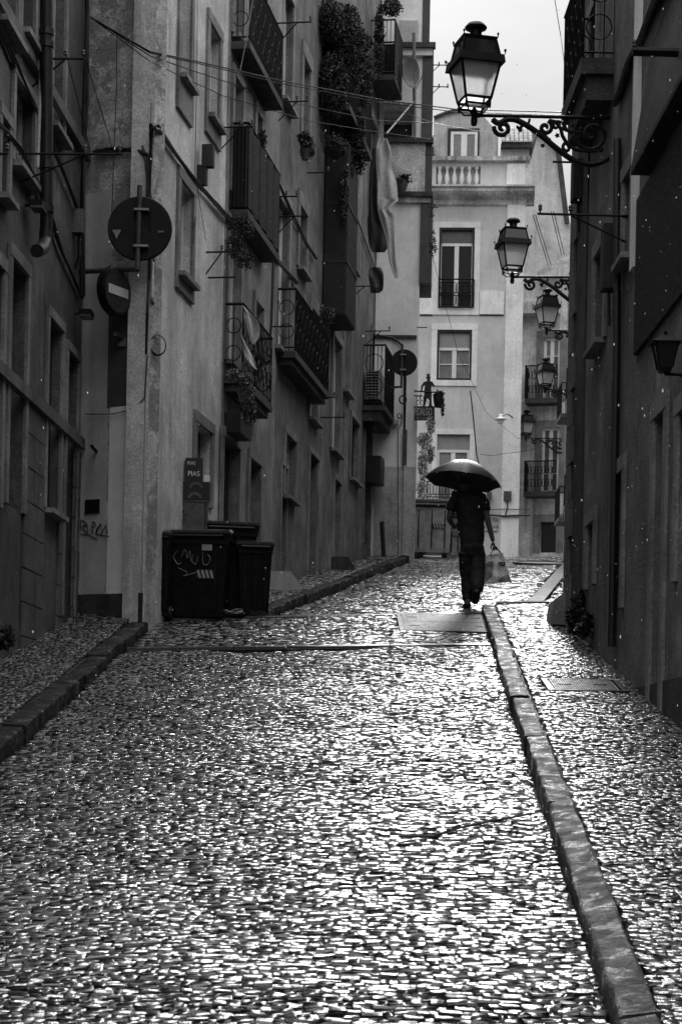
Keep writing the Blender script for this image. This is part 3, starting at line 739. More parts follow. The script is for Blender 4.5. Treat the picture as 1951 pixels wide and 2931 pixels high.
# dark canvas awning over the near doorway
a = WR.pt(1868, 560, 0); uu = (a - WR.p0).dot(WR.d)
zt = WR.uz(1868, 170)[1]; zlo = WR.uz(1868, 478)[1]
mb = MB(); u_0, u_1 = uR(1868, 500) - 4.0, uR(1858, 480); d = .17
mb.hexa([WR.P(u_0, zlo - .02, .0), WR.P(u_1, zlo - .02, .0), WR.P(u_1, zlo - .02, d), WR.P(u_0, zlo - .02, d), WR.P(u_0, zlo + 1.6, 0), WR.P(u_1, zlo + 1.15, 0), WR.P(u_1, zlo + .02, d + .002), WR.P(u_0, zlo + .02, d + .002)])
B6.part(mb, 'awning', M['clothd'])
ba, bb, bz, bo = B6.balcony(1756, 1695, 166, .33, rail=1.0, scroll=True, slab=.16, under=.25)
B7 = Bld('stone_house', 'narrow dark rough stone house end at the right hand street corner', WR, uq, WR.L, 10.2, M['plinth'], off=.02, body=5)
B7.finish()
for i in range(16):
    z = WR.base(WR.L) - .2 + i * .42
    B7.part(MB().wbox(WR, WR.L - (.5 if i % 2 else .34), WR.L + .004, z + .006, z + .41, .022, .05), 'quoin_stone', M['darkstone'])
g = WR.P(WR.L, WR.base(WR.L)); 
st = MB(); pr = [(.0, 0), (.0, .34), (.06, .36), (.16, .28), (.2, .0)]
o_ = WR.P(WR.L - .25, gnd(g.x, g.y) + .08, .02)
st.prism([o_ + WR.n * a + Vector((0, 0, z)) for a, z in pr], WR.d * .5)
B7.part(st, 'corner_guard_stone', M['stone'])
pts = [(2.62, 22.25), (4.0, 30.8), (5.9, 43.9), (6.9, 53), (6.95, 61.5)]
labs = ['shadowed house just past the right hand street corner', 'house carrying the third wall lantern further up the right side', 'second to last house on the right, high up the street', 'last house on the right before the closing house']
for i in range(4):
    w = Wall(pts[i], pts[i + 1], -1); b_ = Bld('town_house', labs[i], w, 0, w.L, (9.5, 13, 15, 16)[i], M['plasterc'] if i % 2 else M['plastere'], body=4)
    for u in np.arange(1.2, w.L - 1.2, 2.6):
        for zf in (1.0, 4.2, 7.4):
            z = w.base(u) + zf
            if z + 1.6 < b_.ztop: b_.opening(w, u, u + .95, z, z + 1.7, 0, b_.holes, 'window', fmat=M['white'], smat=M['stonel'])
    b_.finish()
    if i >= 2:
        for u in np.arange(1.0, w.L - 1.6, 2.6):
            for zf in (4.1, 7.3):
                z = w.base(u) + zf; mb = MB().wbox(w, u, u + 1.3, z - .12, z, 0, .4); bb_ = b_.part(mb, 'balcony', M['darkstone']); mb = MB()
                for q in np.linspace(0, 1.3, 12): mb.tube([w.P(u + q, z, .38), w.P(u + q, z + .95, .38)], .01, 4)
                for q in np.linspace(0, .38, 4): mb.tube([w.P(u, z, q), w.P(u, z + .95, q)], .01, 4)
                mb.tube([w.P(u, z + .95, 0), w.P(u, z + .95, .38), w.P(u + 1.3, z + .95, .38), w.P(u + 1.3, z + .95, 0)], .018, 4); b_.part(mb, 'railing', M['iron'], bb_)

# --- house closing the street ----------------------------------------------------
YF = 64.0
WF = Wall((1.2, YF + .25), (6.1, YF - .05))
B8 = Bld('closing_house', 'pale grey three storey house facing down the street with stone balustrade and roof terrace', WF, 0, WF.uz(1492, 1000)[0], WF.uz(1300, 552)[1], M['fargrey'], body=6)
fz = lambda py, px=1300: WF.uz(px, py)[1]
fu = lambda px, py=900: WF.uz(px, py)[0]
k = dict(fmat=M['white'], smat=M['stonel'], fw=.09, sill=False)
B8.win((1257, 1356, 652, 882), sur=.19, top=.5, tmat=M['transom'], bottom=.22, **k)
B8.win((1251, 1349, 944, 1088), sur=.19, top=.58, tmat=M['blind'], bars=(.5,), pmat=M['glassl'], bottom=.19, **k)
B8.win((1250, 1342, 1243, 1500), sur=.16, top=.5, tmat=M['blind'], pmat=M['glassl'], **k)
B8.finish()
def fp(x0, x1, y0, y1, mat, name, o0=.004, o1=.03, parent=None):
    ym = (y0 + y1) / 2
    return B8.part(MB().wbox(WF, fu(x0, ym), fu(x1, ym), fz(y1, x0), fz(y0, x0), o0, o1), name, mat, parent)
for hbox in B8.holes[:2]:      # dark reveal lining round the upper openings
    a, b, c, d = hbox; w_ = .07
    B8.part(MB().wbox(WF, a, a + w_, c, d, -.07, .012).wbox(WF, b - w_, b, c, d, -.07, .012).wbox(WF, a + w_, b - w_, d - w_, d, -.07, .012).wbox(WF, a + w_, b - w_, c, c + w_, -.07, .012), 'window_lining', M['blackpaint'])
fp(1441, 1491, 580, 1640, M['farwhite'], 'pilaster', .004, .07)
fp(1200, 1238, 835, 900, M['farwhite'], 'floor_band', .004, .045); fp(1372, 1441, 835, 900, M['farwhite'], 'floor_band', .004, .045)
fp(1190, 1237, 900, 904, M['blackpaint'], 'band_shadow_strip', .004, .02); fp(1372, 1441, 900, 904, M['blackpaint'], 'band_shadow_strip', .004, .02)  # solid black strips drawn as the shadow line under the floor band
# cornice
z = fz(548, 1240)
mb = MB(); prof = [(0, -.55), (.08, -.5), (.1, -.34), (.2, -.26), (.34, -.2), (.42, -.1), (.42, 0), (.5, .04), (.5, .1), (0, .16)]
mb.prism([WF.P(0, z + b * .9, a) for a, b in prof], WF.d * (fu(1528, 560)))
B8.part(mb, 'cornice', M['stained'])
zp0, zp1 = z + .1, fz(462, 1300)
# attic wall with the balustrade opening
ua, ub = fu(1247, 500), fu(1374, 500); za, zb_ = fz(533, 1300), fz(476, 1300)
B8.facade(WF, 0, fu(1500, 500), zp0, zp1, [(ua, ub, za, zb_)], M['fargrey'], 0.02, .22, 'attic_wall')
fp(1449, 1501, 470, 541, M['farwhite'], 'parapet_pier', .022, .08)
B8.part(MB().wbox(WF, 0, fu(1516, 460), zp1, zp1 + .13, -.3, .17), 'parapet_coping', M['stained'])
nb = 6
for i in range(nb):
    uc = ua + (i + .5) * (ub - ua) / nb; h = zb_ - za; c = WF.P(uc, za, -.06)
    prof = [(.07, 0), (.07, .05), (.04, .07), (.05, .1), (.085, .22), (.075, .34), (.04, .48), (.035, h - .1), (.06, h - .06), (.07, h - .04), (.07, h)]
    B8.part(MB().lathe([(r_, z_ * (h / .66) if z_ <= .48 else z_) for r_, z_ in prof], 10, Matrix.Translation(c)), 'baluster', M['stonel'], smooth=True)
B8.part(MB().wbox(WF, ua, ub, za, zb_, -.2, -.19), 'balustrade_shade', M['farmid'])
# roof room with curved top and its window
WT = Wall((1.2, YF + 1.7), (6.1, YF + 1.4))
tu = lambda px, py=400: WT.uz(px, py)[0]; tz = lambda py, px=1300: WT.uz(px, py)[1]
rr = thing('roof_room', 'rounded roof room with white window standing on the terrace of the closing house', 'roof room', WT.P(tu(1300), tz(465)))
u0_, u1_ = tu(1240), tu(1425); zc = tz(348, 1240); pts_ = [WT.P(u0_, tz(470), 0)]
for t in np.linspace(0, 1, 9): pts_.append(WT.P(u0_ + (tu(1375) - u0_) * t, zc + .33 * math.sin(math.pi * (t * .72 + .05)) + .05, 0))
pts_ += [WT.P(u1_, tz(382), 0), WT.P(u1_, tz(470), 0)]
MB().prism(pts_, -WT.n * 4).build('wall', M['farmid'], rr)
top = [p + WT.n * .06 + Vector((0, 0, .01)) for p in pts_[1:10]]
mb = MB(); mb.tube(top, .06, 6); mb.build('roof_edge', M['grimcornice'], rr)
a, b, c, d = tu(1289), tu(1366), tz(462), tz(377)
w_ = MB().wbox(WT, a - .1, a, c, d + .1, .003, .05).wbox(WT, b, b + .06, c, d + .1, .003, .05).wbox(WT, a, b, d, d + .1, .003, .05).build('window', M['blackpaint'], rr)
MB().wbox(WT, a, a + .1, c, d, .003, .04).wbox(WT, b - .1, b, c, d, .003, .04).wbox(WT, (a + b) / 2 - .1, (a + b) / 2 + .1, c, d - .1, .003, .04).wbox(WT, a + .1, b - .1, d - .1, d, .003, .04).build('frame', M['white'], w_)
for (p, q) in ((a + .1, (a + b) / 2 - .1), ((a + b) / 2 + .1, b - .1)): MB().wbox(WT, p, q, c, d - .1, .003, .02).build('pane', M['glassl'], w_)
# tiled roof slopes
def tiles(root, W, ua, ub, zl, zh, depth, nu, nv, o=0.1):
    for i in range(nu):
        for j in range(nv):
            u = ua + (ub - ua) * (i + .5) / nu; t0, t1 = j / nv, (j + 1.12) / nv
            p = W.P(u, zl + (zh - zl) * t0 + .03, o - depth * t0); q = W.P(u, zl + (zh - zl) * t1 + .0, o - depth * t1)
            mb = MB(); w = (ub - ua) / nu * .5; vs = []; n = 5
            for e, sc_ in ((p, 1.0), (q, .86)):
                for kx in range(n + 1):
                    an = math.pi * kx / n; vs.append(e + W.d * (-math.cos(an) * w * sc_) + Vector((0, 0, math.sin(an) * w * .8)))
            mb.add(vs, [(x, x + 1, x + n + 2, x + n + 1) for x in range(n)] + [tuple(range(n + 1))])
            mb.build('roof_tile', M['tile'], root, smooth=True)
ta, tb = tu(1432, 415), tu(1522, 415)
MB().hexa([WT.P(ta, tz(428), .3), WT.P(tb, tz(428), .3), WT.P(tb, tz(428), -1.1), WT.P(ta, tz(428), -1.1), WT.P(ta, tz(420), .3), WT.P(tb, tz(420), .3), WT.P(tb + .25, tz(340), -1.1), WT.P(ta + .25, tz(340), -1.1)]).build('roof_slab', M['grimcornice'], rr)
tiles(rr, WT, ta, tb, tz(418), tz(352), 1.0, 7, 8, .36)
MB().wbox(WT, ta, tb - .1, tz(466), tz(429), -.6, .06).build('wall', M['farmid'], rr)
lr = thing('tiled_roof', 'scrap of pale tiled roof between the left flank and the closing house', 'roof', WT.P(tu(1232), tz(430)))
MB().hexa([WT.P(tu(1190), tz(480), .2), WT.P(tu(1241), tz(480), .2), WT.P(tu(1241), tz(480), -.7), WT.P(tu(1190), tz(480), -.7), WT.P(tu(1190), tz(432), .2), WT.P(tu(1241), tz(432), .2), WT.P(tu(1241), tz(370), -.7), WT.P(tu(1190), tz(370), -.7)]).build('roof_slab', M['grimcornice'], lr)
tiles(lr, WT, tu(1192), tu(1240), tz(430), tz(376), .75, 4, 7, .25)
# juliet balconies of the closing house
def arch_rail(root, W, u0, u1, z0, z1, o=.09):
    mb = MB(); h = z1 - z0; n = max(3, round((u1 - u0) / .2)); w = (u1 - u0) / n
    for zz, r in ((z0, .025), (z1, .025), (z0 + h * .52, .014), (z0 + h * .42, .014)): mb.tube([W.P(u0, zz, o), W.P(u1, zz, o)], r, 4)
    mb.tube([W.P(u0, z0, o), W.P(u0, z1, o)], .02, 4).tube([W.P(u1, z0, o), W.P(u1, z1, o)], .02, 4)
    for i in range(n):
        c = u0 + (i + .5) * w
        for s_, zc_ in ((1, z1 - h * .1 - w * .42), (-1, z0 + h * .08 + w * .42)):
            pts = [W.P(c + math.cos(t) * w * .42, zc_ + s_ * math.sin(t) * w * .42, o) for t in np.linspace(0, math.pi, 8)]
            e = z0 + h * (.52 if s_ > 0 else .42)
            mb.tube([W.P(c + w * .42, e, o)] + pts + [W.P(c - w * .42, e, o)], .011, 4)
            mb.tube([W.P(c, e, o), W.P(c, zc_ + s_ * w * .2, o)], .011, 4)
        mb.tube([W.P(c + math.cos(t) * .045, z0 + h * .47 + math.sin(t) * .045, o) for t in np.linspace(0, 6.28, 8)], .01, 4)
    for q in (u0, u1): mb.tube([W.P(q, z0 + .05, 0), W.P(q, z0 + .05, o)], .015, 4).tube([W.P(q, z1 - .05, 0), W.P(q, z1 - .05, o)], .015, 4)
    return mb.build('balcony_railing', M['iron'], root)
arch_rail(B8.root, WF, fu(1255, 840), fu(1355, 840), fz(881, 1257), fz(801, 1257))
arch_rail(B8.root, WF, fu(1222, 1420), fu(1378, 1420), fz(1458, 1257), fz(1382, 1257), .3)
B8.part(MB().wbox(WF, fu(1215, 1460), fu(1382, 1460), fz(1475, 1257), fz(1460, 1257), .0, .34), 'balcony_slab', M['stained'])
for (x, y, w, h) in ((1392, 1410, 14, 22), (1440, 1408, 22, 26)):
    bx_ = fp(x, x + w, y, y + h, M['patchdark'], 'meter_box', .07, .2)
    B8.part(MB().tube([WF.pt(x + w / 2, y + h, .1), WF.pt(x + w / 2, y + h + 20, .1), WF.pt(x + w / 2 - 6, y + h + 40, .1)], .02, 5), 'meter_cable', M['pipe'])
B8.part(MB().tube([WF.pt(1385, 1473, .1), WF.pt(1440, 1477, .12), WF.pt(1515, 1474, .12)], .035, 6), 'service_pipe', M['pipe'])
B8.part(MB().tube([WF.pt(1385, 1460, .1), WF.pt(1440, 1457, .12), WF.pt(1515, 1459, .12)], .015, 6), 'service_cable', M['pipe'])
pl = fp(1384, 1423, 1481, 1520, M['plate'], 'street_name_plate', .03, .045)
text_mesh('RUA DA', .13, M['ink'], 'plate_lettering', pl, frame_of(WF.pt(1404, 1490, .047), WF.d), .002)
text_mesh('ATALAIA', .13, M['ink'], 'plate_lettering', pl, frame_of(WF.pt(1404, 1508, .047), WF.d), .002)
# right hand neighbour with two balconies
WG = Wall((4.9, 66.2), (9.0, 65.0))
gu = lambda px, py=1100: WG.uz(px, py)[0]; gz_ = lambda py, px=1540: WG.uz(px, py)[1]
B9 = Bld('side_house', 'stained cream house with two iron balconies and low dark door, right of the closing house', WG, gu(1470), gu(1640), gz_(792, 1536), M['farstain'], body=5)
k = dict(fmat=M['white'], smat=M['stone'], fw=.08, sill=False)
B9.win((1556, 1600, 968, 1150), sur=.25, bars=(.72, .4), pmat=M['glassl'], **k); B9.win((1551, 1598, 1225, 1410), sur=.25, bars=(.3,), pmat=M['transom'], **k)
B9.win((1546, 1590, 1494, 1582), 'door', sur=.25, smat=M['stone'])
B9.finish()
B9.part(MB().wbox(WG, gu(1490), gu(1600), gz_(905), gz_(872), .002, .5), 'ledge', M['stained'])
def gbalc(x0, x1, yt, yb, d=.6):
    b = B9.part(MB().wbox(WG, gu(x0), gu(x1), gz_(yb + 14, x0), gz_(yb, x0), 0, d), 'balcony', M['plinth']); z0, z1 = gz_(yb, x0), gz_(yt, x0)
    mb = MB(); n = 22
    for i in range(n + 1):
        u = gu(x0) + (gu(x1) - gu(x0)) * i / n; mb.tube([WG.P(u, z0, d - .03), WG.P(u, z1, d - .03)], .012, 4)
    for i in range(9):
        c = gu(x0) + (gu(x1) - gu(x0)) * (i + .5) / 9
        for zc_ in (.28, .7): mb.tube([WG.P(c + math.cos(t) * .075, z0 + (z1 - z0) * zc_ + math.sin(t) * .13, d - .03) for t in np.linspace(0, 6.28, 9)], .011, 4)
    for i in range(6): mb.tube([WG.P(gu(x0), z0, d * i / 6), WG.P(gu(x0), z1, d * i / 6)], .012, 4)
    mb.tube([WG.P(gu(x0), z1, 0), WG.P(gu(x0), z1, d - .03), WG.P(gu(x1), z1, d - .03)], .022, 4)
    B9.part(mb, 'railing', M['iron'], b)
gbalc(1511, 1602, 1057, 1150); gbalc(1514, 1602, 1328, 1414)
B9.part(MB().tube([WG.pt(1483, 860, .1), WG.pt(1478, 1200, .1), WG.pt(1474, 1590, .1)], .05, 8), 'drainpipe', M['zinc'])
# sloping eave and tall gable behind
WH = Wall((4.6, 70.2), (10.5, 69.6))
hu = lambda px, py=700: WH.uz(px, py)[0]; hz = lambda py, px: WH.uz(px, py)[1]
gb = thing('gable_house', 'big blank grey gable rising behind the cream side house', 'building', WH.P(hu(1560), gnd(5, 69)))
MB().prism([WH.P(hu(1480), hz(1500, 1480)), WH.P(hu(1655), hz(1500, 1655)), WH.P(hu(1655), hz(640, 1640)), WH.P(hu(1622, 640), hz(640, 1622)), WH.P(hu(1596, 430), hz(430, 1596)), WH.P(hu(1545, 378), hz(378, 1545)), WH.P(hu(1490, 395), hz(395, 1490))], -WH.n * 5).build('wall', M['farmid'], gb)
mb = MB().tube([WH.pt(1622, 640, .1), WH.pt(1597, 432, .1), WH.pt(1546, 376, .1), WH.pt(1500, 390, .1)], .1, 5); mb.build('roof_edge', M['grimcornice'], gb)
B9.part(MB().hexa([WG.pt(1536, 792, .0), WG.pt(1640, 745, .0), WG.pt(1640, 745, .5), WG.pt(1536, 792, .5), WG.pt(1536, 778, .0), WG.pt(1640, 722, .0), WG.pt(1640, 722, .5), WG.pt(1536, 778, .5)]), 'sloping_eave', M['stained'])

# ------------------------------------------------------------------ street lanterns on scrolled wall brackets
def spiral(cx, cz, r0, turns, a0, dirn=1, n=22, r1=.12):
    return [Vector((cx + (r0 * (1 - t * (1 - r1))) * math.cos(a0 + dirn * t * turns * 2 * math.pi), 0, cz + (r0 * (1 - t * (1 - r1))) * math.sin(a0 + dirn * t * turns * 2 * math.pi))) for t in np.linspace(0, 1, n)]
def make_lamp(label):
    t = thing('street_lamp', label, 'street lamp', local=True, group='cast iron wall lanterns along the right side')
    K = 1 / 582.0
    P = lambda X, Y: Vector(((X - 1175) * K, 0, (690 - Y) * K))       # bracket drawing, wall end at x = 0
    mb = MB(); mb.tube([P(1175, 690), P(330, 690)], .019, 8); mb.tube([P(345, 690), P(320, 690)], .034, 8)
    t_arm = mb.build('arm', M['iron2'], t, smooth=True)
    MB().lathe([(.012, -.11), (.03, -.1), (.036, -.06), (.03, -.01), (.042, .01), (.03, .05), (.012, .085)], 10, Matrix.Translation(P(325, 690))).build('finial', M['iron2'], t, smooth=True)
    MB().box((-.03, -.05, -.78), (.012, .05, .06)).build('wall_plate', M['iron2'], t)
    rib = lambda pts, r=.016, name='scroll': MB().tube(pts, r, 6, r2=r * 1.5).build(name, M['iron2'], t, smooth=True)
    brace = [P(435, 712), P(470, 735), (P(520, 712)), P(570, 712), P(640, 745), P(715, 795), P(790, 855), P(860, 908), P(930, 950), P(1010, 968), P(1090, 950), P(1150, 905), P(1175, 860)]
    sm = []
    for i in range(len(brace) - 1):
        for q in np.linspace(0, 1, 4)[:-1]:
            a = brace[max(0, i - 1)]; b = brace[i]; c = brace[i + 1]; d = brace[min(len(brace) - 1, i + 2)]
            sm.append(.5 * ((2 * b) + (c - a) * q + (2 * a - 5 * b + 4 * c - d) * q * q + (3 * b - a - 3 * c + d) * q ** 3))
    sm.append(brace[-1]); rib(sm, .021, 'brace')
    def sp(X, Y, r, turns, a0, d=1, w=.014): rib([p for p in spiral((X - 1175) * K, (690 - Y) * K, r * K, turns, a0, d)], w)
    sp(495, 762, 52, 1.3, math.pi * .95, 1, .017); sp(590, 750, 26, .8, 1.9, -1, .012); sp(748, 755, 44, 1.25, 1.2, -1, .016)
    sp(1025, 790, 112, 1.5, math.pi * .8, 1, .017); sp(880, 872, 30, .9, 2.0, 1, .013); sp(900, 745, 40, .9, 2.6, 1, .013); sp(815, 745, 34, .8, .4, 1, .012)
    rib([P(770, 712), P(810, 720), P(840, 760), P(850, 800), P(880, 850), P(930, 882), P(1000, 890), P(1060, 885)], .014)
    rib([P(850, 700), P(858, 740), P(880, 770), P(960, 780)], .012); rib([P(640, 745), P(650, 725), P(655, 705)], .01)
    for (X, Y, r) in ((855, 760, 24), (905, 775, 20), (770, 830, 18), (735, 862, 14), (600, 772, 15), (1000, 800, 22), (1080, 880, 18), (440, 716, 13), (820, 800, 16), (1100, 780, 18), (960, 760, 14)):
        mb = MB()
        for k in range(5):
            an = k * 1.257 + X; c = P(X, Y); e = c + Vector((math.cos(an), 0, math.sin(an))) * r * K
            mb.tube([c, (c + e) / 2 + Vector((0, 0, .0)), e], [.011, .012, .004], 5)
        mb.build('leaf_ornament', M['iron2'], t)
    # lantern: square, tapered, turned a little on its arm
    x0 = (325 - 1175) * K; base = .09
    Rm = Matrix.Translation((x0, 0, base)) @ Matrix.Rotation(R(14), 4, 'Z')
    lvl = dict(b0=(.115, .0), b1=(.135, .05), g0=(.135, .06), g1=(.205, .40), e0=(.235, .40), e1=(.235, .47), r0=(.2, .48), r1=(.165, .63), c0=(.185, .63), c1=(.185, .655))
    def ring(h, z): return [Rm @ Vector((sx * h, sy * h, z)) for sx, sy in ((-1, -1), (1, -1), (1, 1), (-1, 1))]
    mb = MB()
    for q in range(4):
        a, b = ring(.135, .06)[q], ring(.205, .41)[q]; mb.tube([a, b], .014, 4)
        c, d = ring(.115, -.0)[q], ring(.135, .06)[q]; mb.tube([c, d], .012, 4)
        c, d = ring(.2, .47)[q], ring(.165, .64)[q]; mb.tube([c, d], .013, 4)
    for (h, z, r) in ((.135, .06, .016), (.115, 0, .012), (.2, .41, .014)):
        rg = ring(h, z)
        for q in range(4): mb.tube([rg[q], rg[(q + 1) % 4]], r, 4)
    fr = mb.build('lantern_frame', M['iron2'], t)
    def frus(mb, h0, z0, h1, z1): mb.hexa(ring(h0, z0) + ring(h1, z1)); return mb
    frus(MB(), .245, .395, .235, .475).build('rain_rim', M['iron2'], t)
    frus(MB(), .17, .635, .185, .665).build('crown_rim', M['iron2'], t)
    for q in range(4):
        a, b = ring(.133, .065), ring(.2, .40); c, d = ring(.195, .48), ring(.162, .635)
        for (u, v, nm) in ((a, b, 'glass_pane'), (c, d, 'roof_pane')):
            n_ = ((u[(q + 1) % 4] - u[q]).cross(v[q] - u[q])).normalized() * .003
            p_ = [u[q], u[(q + 1) % 4], v[(q + 1) % 4], v[q]]
            MB().hexa([p - n_ for p in p_] + [p + n_ for p in p_]).build(nm, M['frost'] if nm == 'glass_pane' else M['glass'], t)
    frus(MB(), .112, .004, .112, .010).build('base_pane', M['frost'], t)
    MB().lathe([(.1, .665), (.075, .69), (.06, .72), (.062, .77), (.11, .79), (.115, .805), (.085, .84), (.04, .855)], 14, Rm).build('chimney_cap', M['iron2'], t, smooth=True)
    for q in range(4):
        c = ring(.2, .475)[q]; MB().lathe([(.006, 0), (.006, .02), (.016, .035), (.01, .05)], 6, Matrix.Translation(ring(.24, .475)[q])).build('knob', M['iron2'], t)
        MB().lathe([(.006, 0), (.006, .015), (.014, .028), (.008, .042)], 6, Matrix.Translation(ring(.18, .665)[q])).build('knob', M['iron2'], t)
        e = ring(.125, -.01)[q]; MB().tube([e + Vector((0, 0, .05)), e, e + Vector((0, 0, -.035))], [.012, .014, .008], 5).build('knob', M['iron2'], t)
        b_ = Rm @ Vector((0, 0, -.05)); MB().tube([e, e.lerp(b_, .35) + Vector((0, 0, -.05)), e.lerp(b_, .75) + Vector((0, 0, -.045)), b_], .009, 5).build('support_strap', M['iron2'], t)
    return t
labels = ['largest cast iron lantern hanging highest against the sky, near the camera', 'second lantern from the camera, in front of the pale pilaster top', 'third lantern, small, just below the second one and beside the stained ledge',
          'fourth lantern, tiny, in front of the upper iron balcony', 'farthest and lowest lantern, left of the lower right window']
L0 = make_lamp(labels[0]); lsp = []
for i, (px, py, ww) in enumerate(((1356, 330, 147), (1466, 788, 94), (1562, 947, 66), (1557, 1117, 50), (1504, 1254, 44))):
    Yl = 19.6 * 147 / ww; lsp.append((at(px, py, Yl), Yl))
for i, (tip, Yl) in enumerate(lsp):
    o = L0 if i == 0 else copy_tree(L0)
    o['label'] = labels[i]; o.location = tip + Vector((850 / 582., 0, 0)); 
    if i: o.rotation_euler.z = R((0, -4, 3, 5, 2)[i])

# ------------------------------------------------------------------ person with umbrella and bag
from mathutils import noise as mnoise
def wrinkle(me, amp):
    if not amp: return
    nrm = [v.normal.copy() for v in me.vertices]
    for v, n_ in zip(me.vertices, nrm):
        p = v.co; a = mnoise.noise(Vector((p.x * 14 + p.z * 9, p.y * 14, p.z * 12))) + .7 * mnoise.noise(Vector((p.x * 26 + p.z * 34, p.y * 20, p.z * 22)))
        v.co = p + n_ * amp * a
def skin_mesh(name, verts, edges, radii, mat, parent, root=0, sub=2, fold=0.0):
    me = bpy.data.meshes.new(name); me.from_pydata(verts, edges, []); o = bpy.data.objects.new(name, me); COL.objects.link(o)
    md = o.modifiers.new('skin', 'SKIN'); md.use_smooth_shade = True
    if not me.skin_vertices: bpy.context.view_layer.update()
    sv = me.skin_vertices[0].data if me.skin_vertices else None
    if sv is None:
        bm = bmesh.new(); bm.from_mesh(me); bm.verts.layers.skin.verify(); bm.to_mesh(me); bm.free(); sv = me.skin_vertices[0].data
    for i, r_ in enumerate(radii):
        sv[i].radius = r_ if isinstance(r_, tuple) else (r_, r_); sv[i].use_root = (i == root)
    sm = o.modifiers.new('sub', 'SUBSURF'); sm.levels = sub; sm.render_levels = sub
    dg = bpy.context.evaluated_depsgraph_get(); dg.update(); m2 = bpy.data.meshes.new_from_object(o.evaluated_get(dg)); m2.name = name
    o.modifiers.clear(); o.data = m2; wrinkle(m2, fold); m2.materials.clear(); m2.materials.append(mat); m2.shade_smooth(); o.parent = parent; OFF[o.name] = Vector((0, 0, 0))
    return o
YP = 25.6; foot = at(1337, 1740, YP); foot.z = gnd(foot.x, foot.y) + .005
KP = YP / FPX
def pp(px, py, dy=0.0):       # local coordinates around the feet, x to the right, y away, z up
    return Vector(((px - 1337 + (1740 - py) * -.02) * KP, dy, (1740 - py) * KP))
person = thing('person', 'person in black shirt and trousers walking away up the wet street with umbrella and bag', 'person', local=True)
H = {}
names = ['pelvis', 'waist', 'chest', 'neckb', 'neck', 'head', 'crown', 'shL', 'elL', 'wrL', 'shR', 'elR', 'wrR', 'hipL', 'knL', 'anL', 'toeL', 'hipR', 'knR', 'anR', 'toeR', 'heL']
pos = [pp(1350, 1560), pp(1350, 1520, .01), pp(1343, 1455, .03), pp(1336, 1413, .03), pp(1332, 1403, .05), pp(1330, 1386, .07), pp(1330, 1370, .07),
       pp(1299, 1425, .02), pp(1284, 1490, .03), pp(1306, 1508, .27), pp(1381, 1428, .01), pp(1396, 1497, -.01), pp(1411, 1552, .02),
       pp(1336, 1572), pp(1340, 1655, .05), pp(1337, 1725, .02), pp(1334, 1734, .2), pp(1362, 1572), pp(1363, 1645, -.06), pp(1358, 1706, -.27), pp(1357, 1732, -.12), pp(1337, 1733, -.03)]
ed = [(0, 1), (1, 2), (2, 3), (3, 4), (4, 5), (5, 6), (2, 7), (7, 8), (8, 9), (2, 10), (10, 11), (11, 12), (0, 13), (13, 14), (14, 15), (15, 16), (0, 17), (17, 18), (18, 19), (19, 20), (15, 21)]
rad = [(.15, .11), (.135, .10), (.16, .11), (.07, .065), .055, (.078, .095), (.07, .085), .06, .042, .03, .06, .042, .03, .085, .058, .042, .035, .085, .058, .042, .035, .035]
body = skin_mesh('body', [tuple(p) for p in pos], ed, rad, M['skin'], person)
# shirt with short sleeves
sv_ = [pp(1350, 1582), pp(1350, 1530, .01), pp(1345, 1455, .03), pp(1338, 1422, .03), pp(1336, 1410, .035), pp(1302, 1424, .02), pp(1286, 1470, .03), pp(1380, 1427, .01), pp(1390, 1470, 0)]
skin_mesh('shirt', [tuple(p) for p in sv_], [(0, 1), (1, 2), (2, 3), (3, 4), (2, 5), (5, 6), (2, 7), (7, 8)], [(.19, .155), (.182, .145), (.2, .14), (.14, .10), (.075, .075), (.095, .085), .078, (.095, .085), .078], M['shirt'], person, sub=3, fold=.014)
sv_ = [pp(1350, 1546), pp(1350, 1568), pp(1336, 1590), pp(1340, 1652, .05), pp(1338, 1729, .03), pp(1363, 1590), pp(1364, 1645, -.06), pp(1360, 1706, -.27)]
skin_mesh('trousers', [tuple(p) for p in sv_], [(0, 1), (1, 2), (2, 3), (3, 4), (1, 5), (5, 6), (6, 7)], [(.165, .13), (.175, .138), (.125, .125), (.105,.11), .085, (.125, .125), (.105,.11), .085], M['trouser'], person, sub=3, fold=.014)
for nm, pts in (('shoe', [pp(1337, 1734, -.06), pp(1337, 1733, .03), pp(1335, 1735, .13), pp(1334, 1736, .2)]), ('shoe', [pp(1358, 1694, -.33), pp(1358, 1707, -.3), pp(1357, 1723, -.2), pp(1356, 1732, -.13)])):
    skin_mesh(nm, [tuple(p) for p in pts], [(0, 1), (1, 2), (2, 3)], [(.05, .048), (.056, .052), (.058, .045), (.05, .034)], M['shoe'], person)
skin_mesh('hair', [tuple(pp(1331, 1392, .03)), tuple(pp(1330, 1380, .055)), tuple(pp(1330, 1368, .065))], [(0, 1), (1, 2)], [(.068, .07), (.092, .1), (.07, .08)], M['hair'], person)
for s_ in (-1, 1):
    c = pp(1330, 1386, .06) + Vector((s_ * .088, 0, 0)); mb = MB().lathe([(.006, -.03), (.014, -.02), (.018, 0), (.02, .02), (.01, .034)], 8, Matrix.Translation(c) @ Matrix.Scale(.6, 4, (1, 0, 0)))
    mb.build('ear', M['skin'], person, smooth=True)
mb = MB().tube([pp(1330, 1386, .16), pp(1330, 1388, .185)], [.014, .008], 6); mb.build('nose', M['skin'], person)
for s_ in (-1, 1): MB().lathe([(.004, 0), (.012, .004), (.004, .012)], 8, Matrix.Translation(pp(1330, 1383, .15) + Vector((s_ * .03, 0, 0))) @ Matrix.Rotation(R(-90), 4, 'X')).build('eye', M['ink'], person)
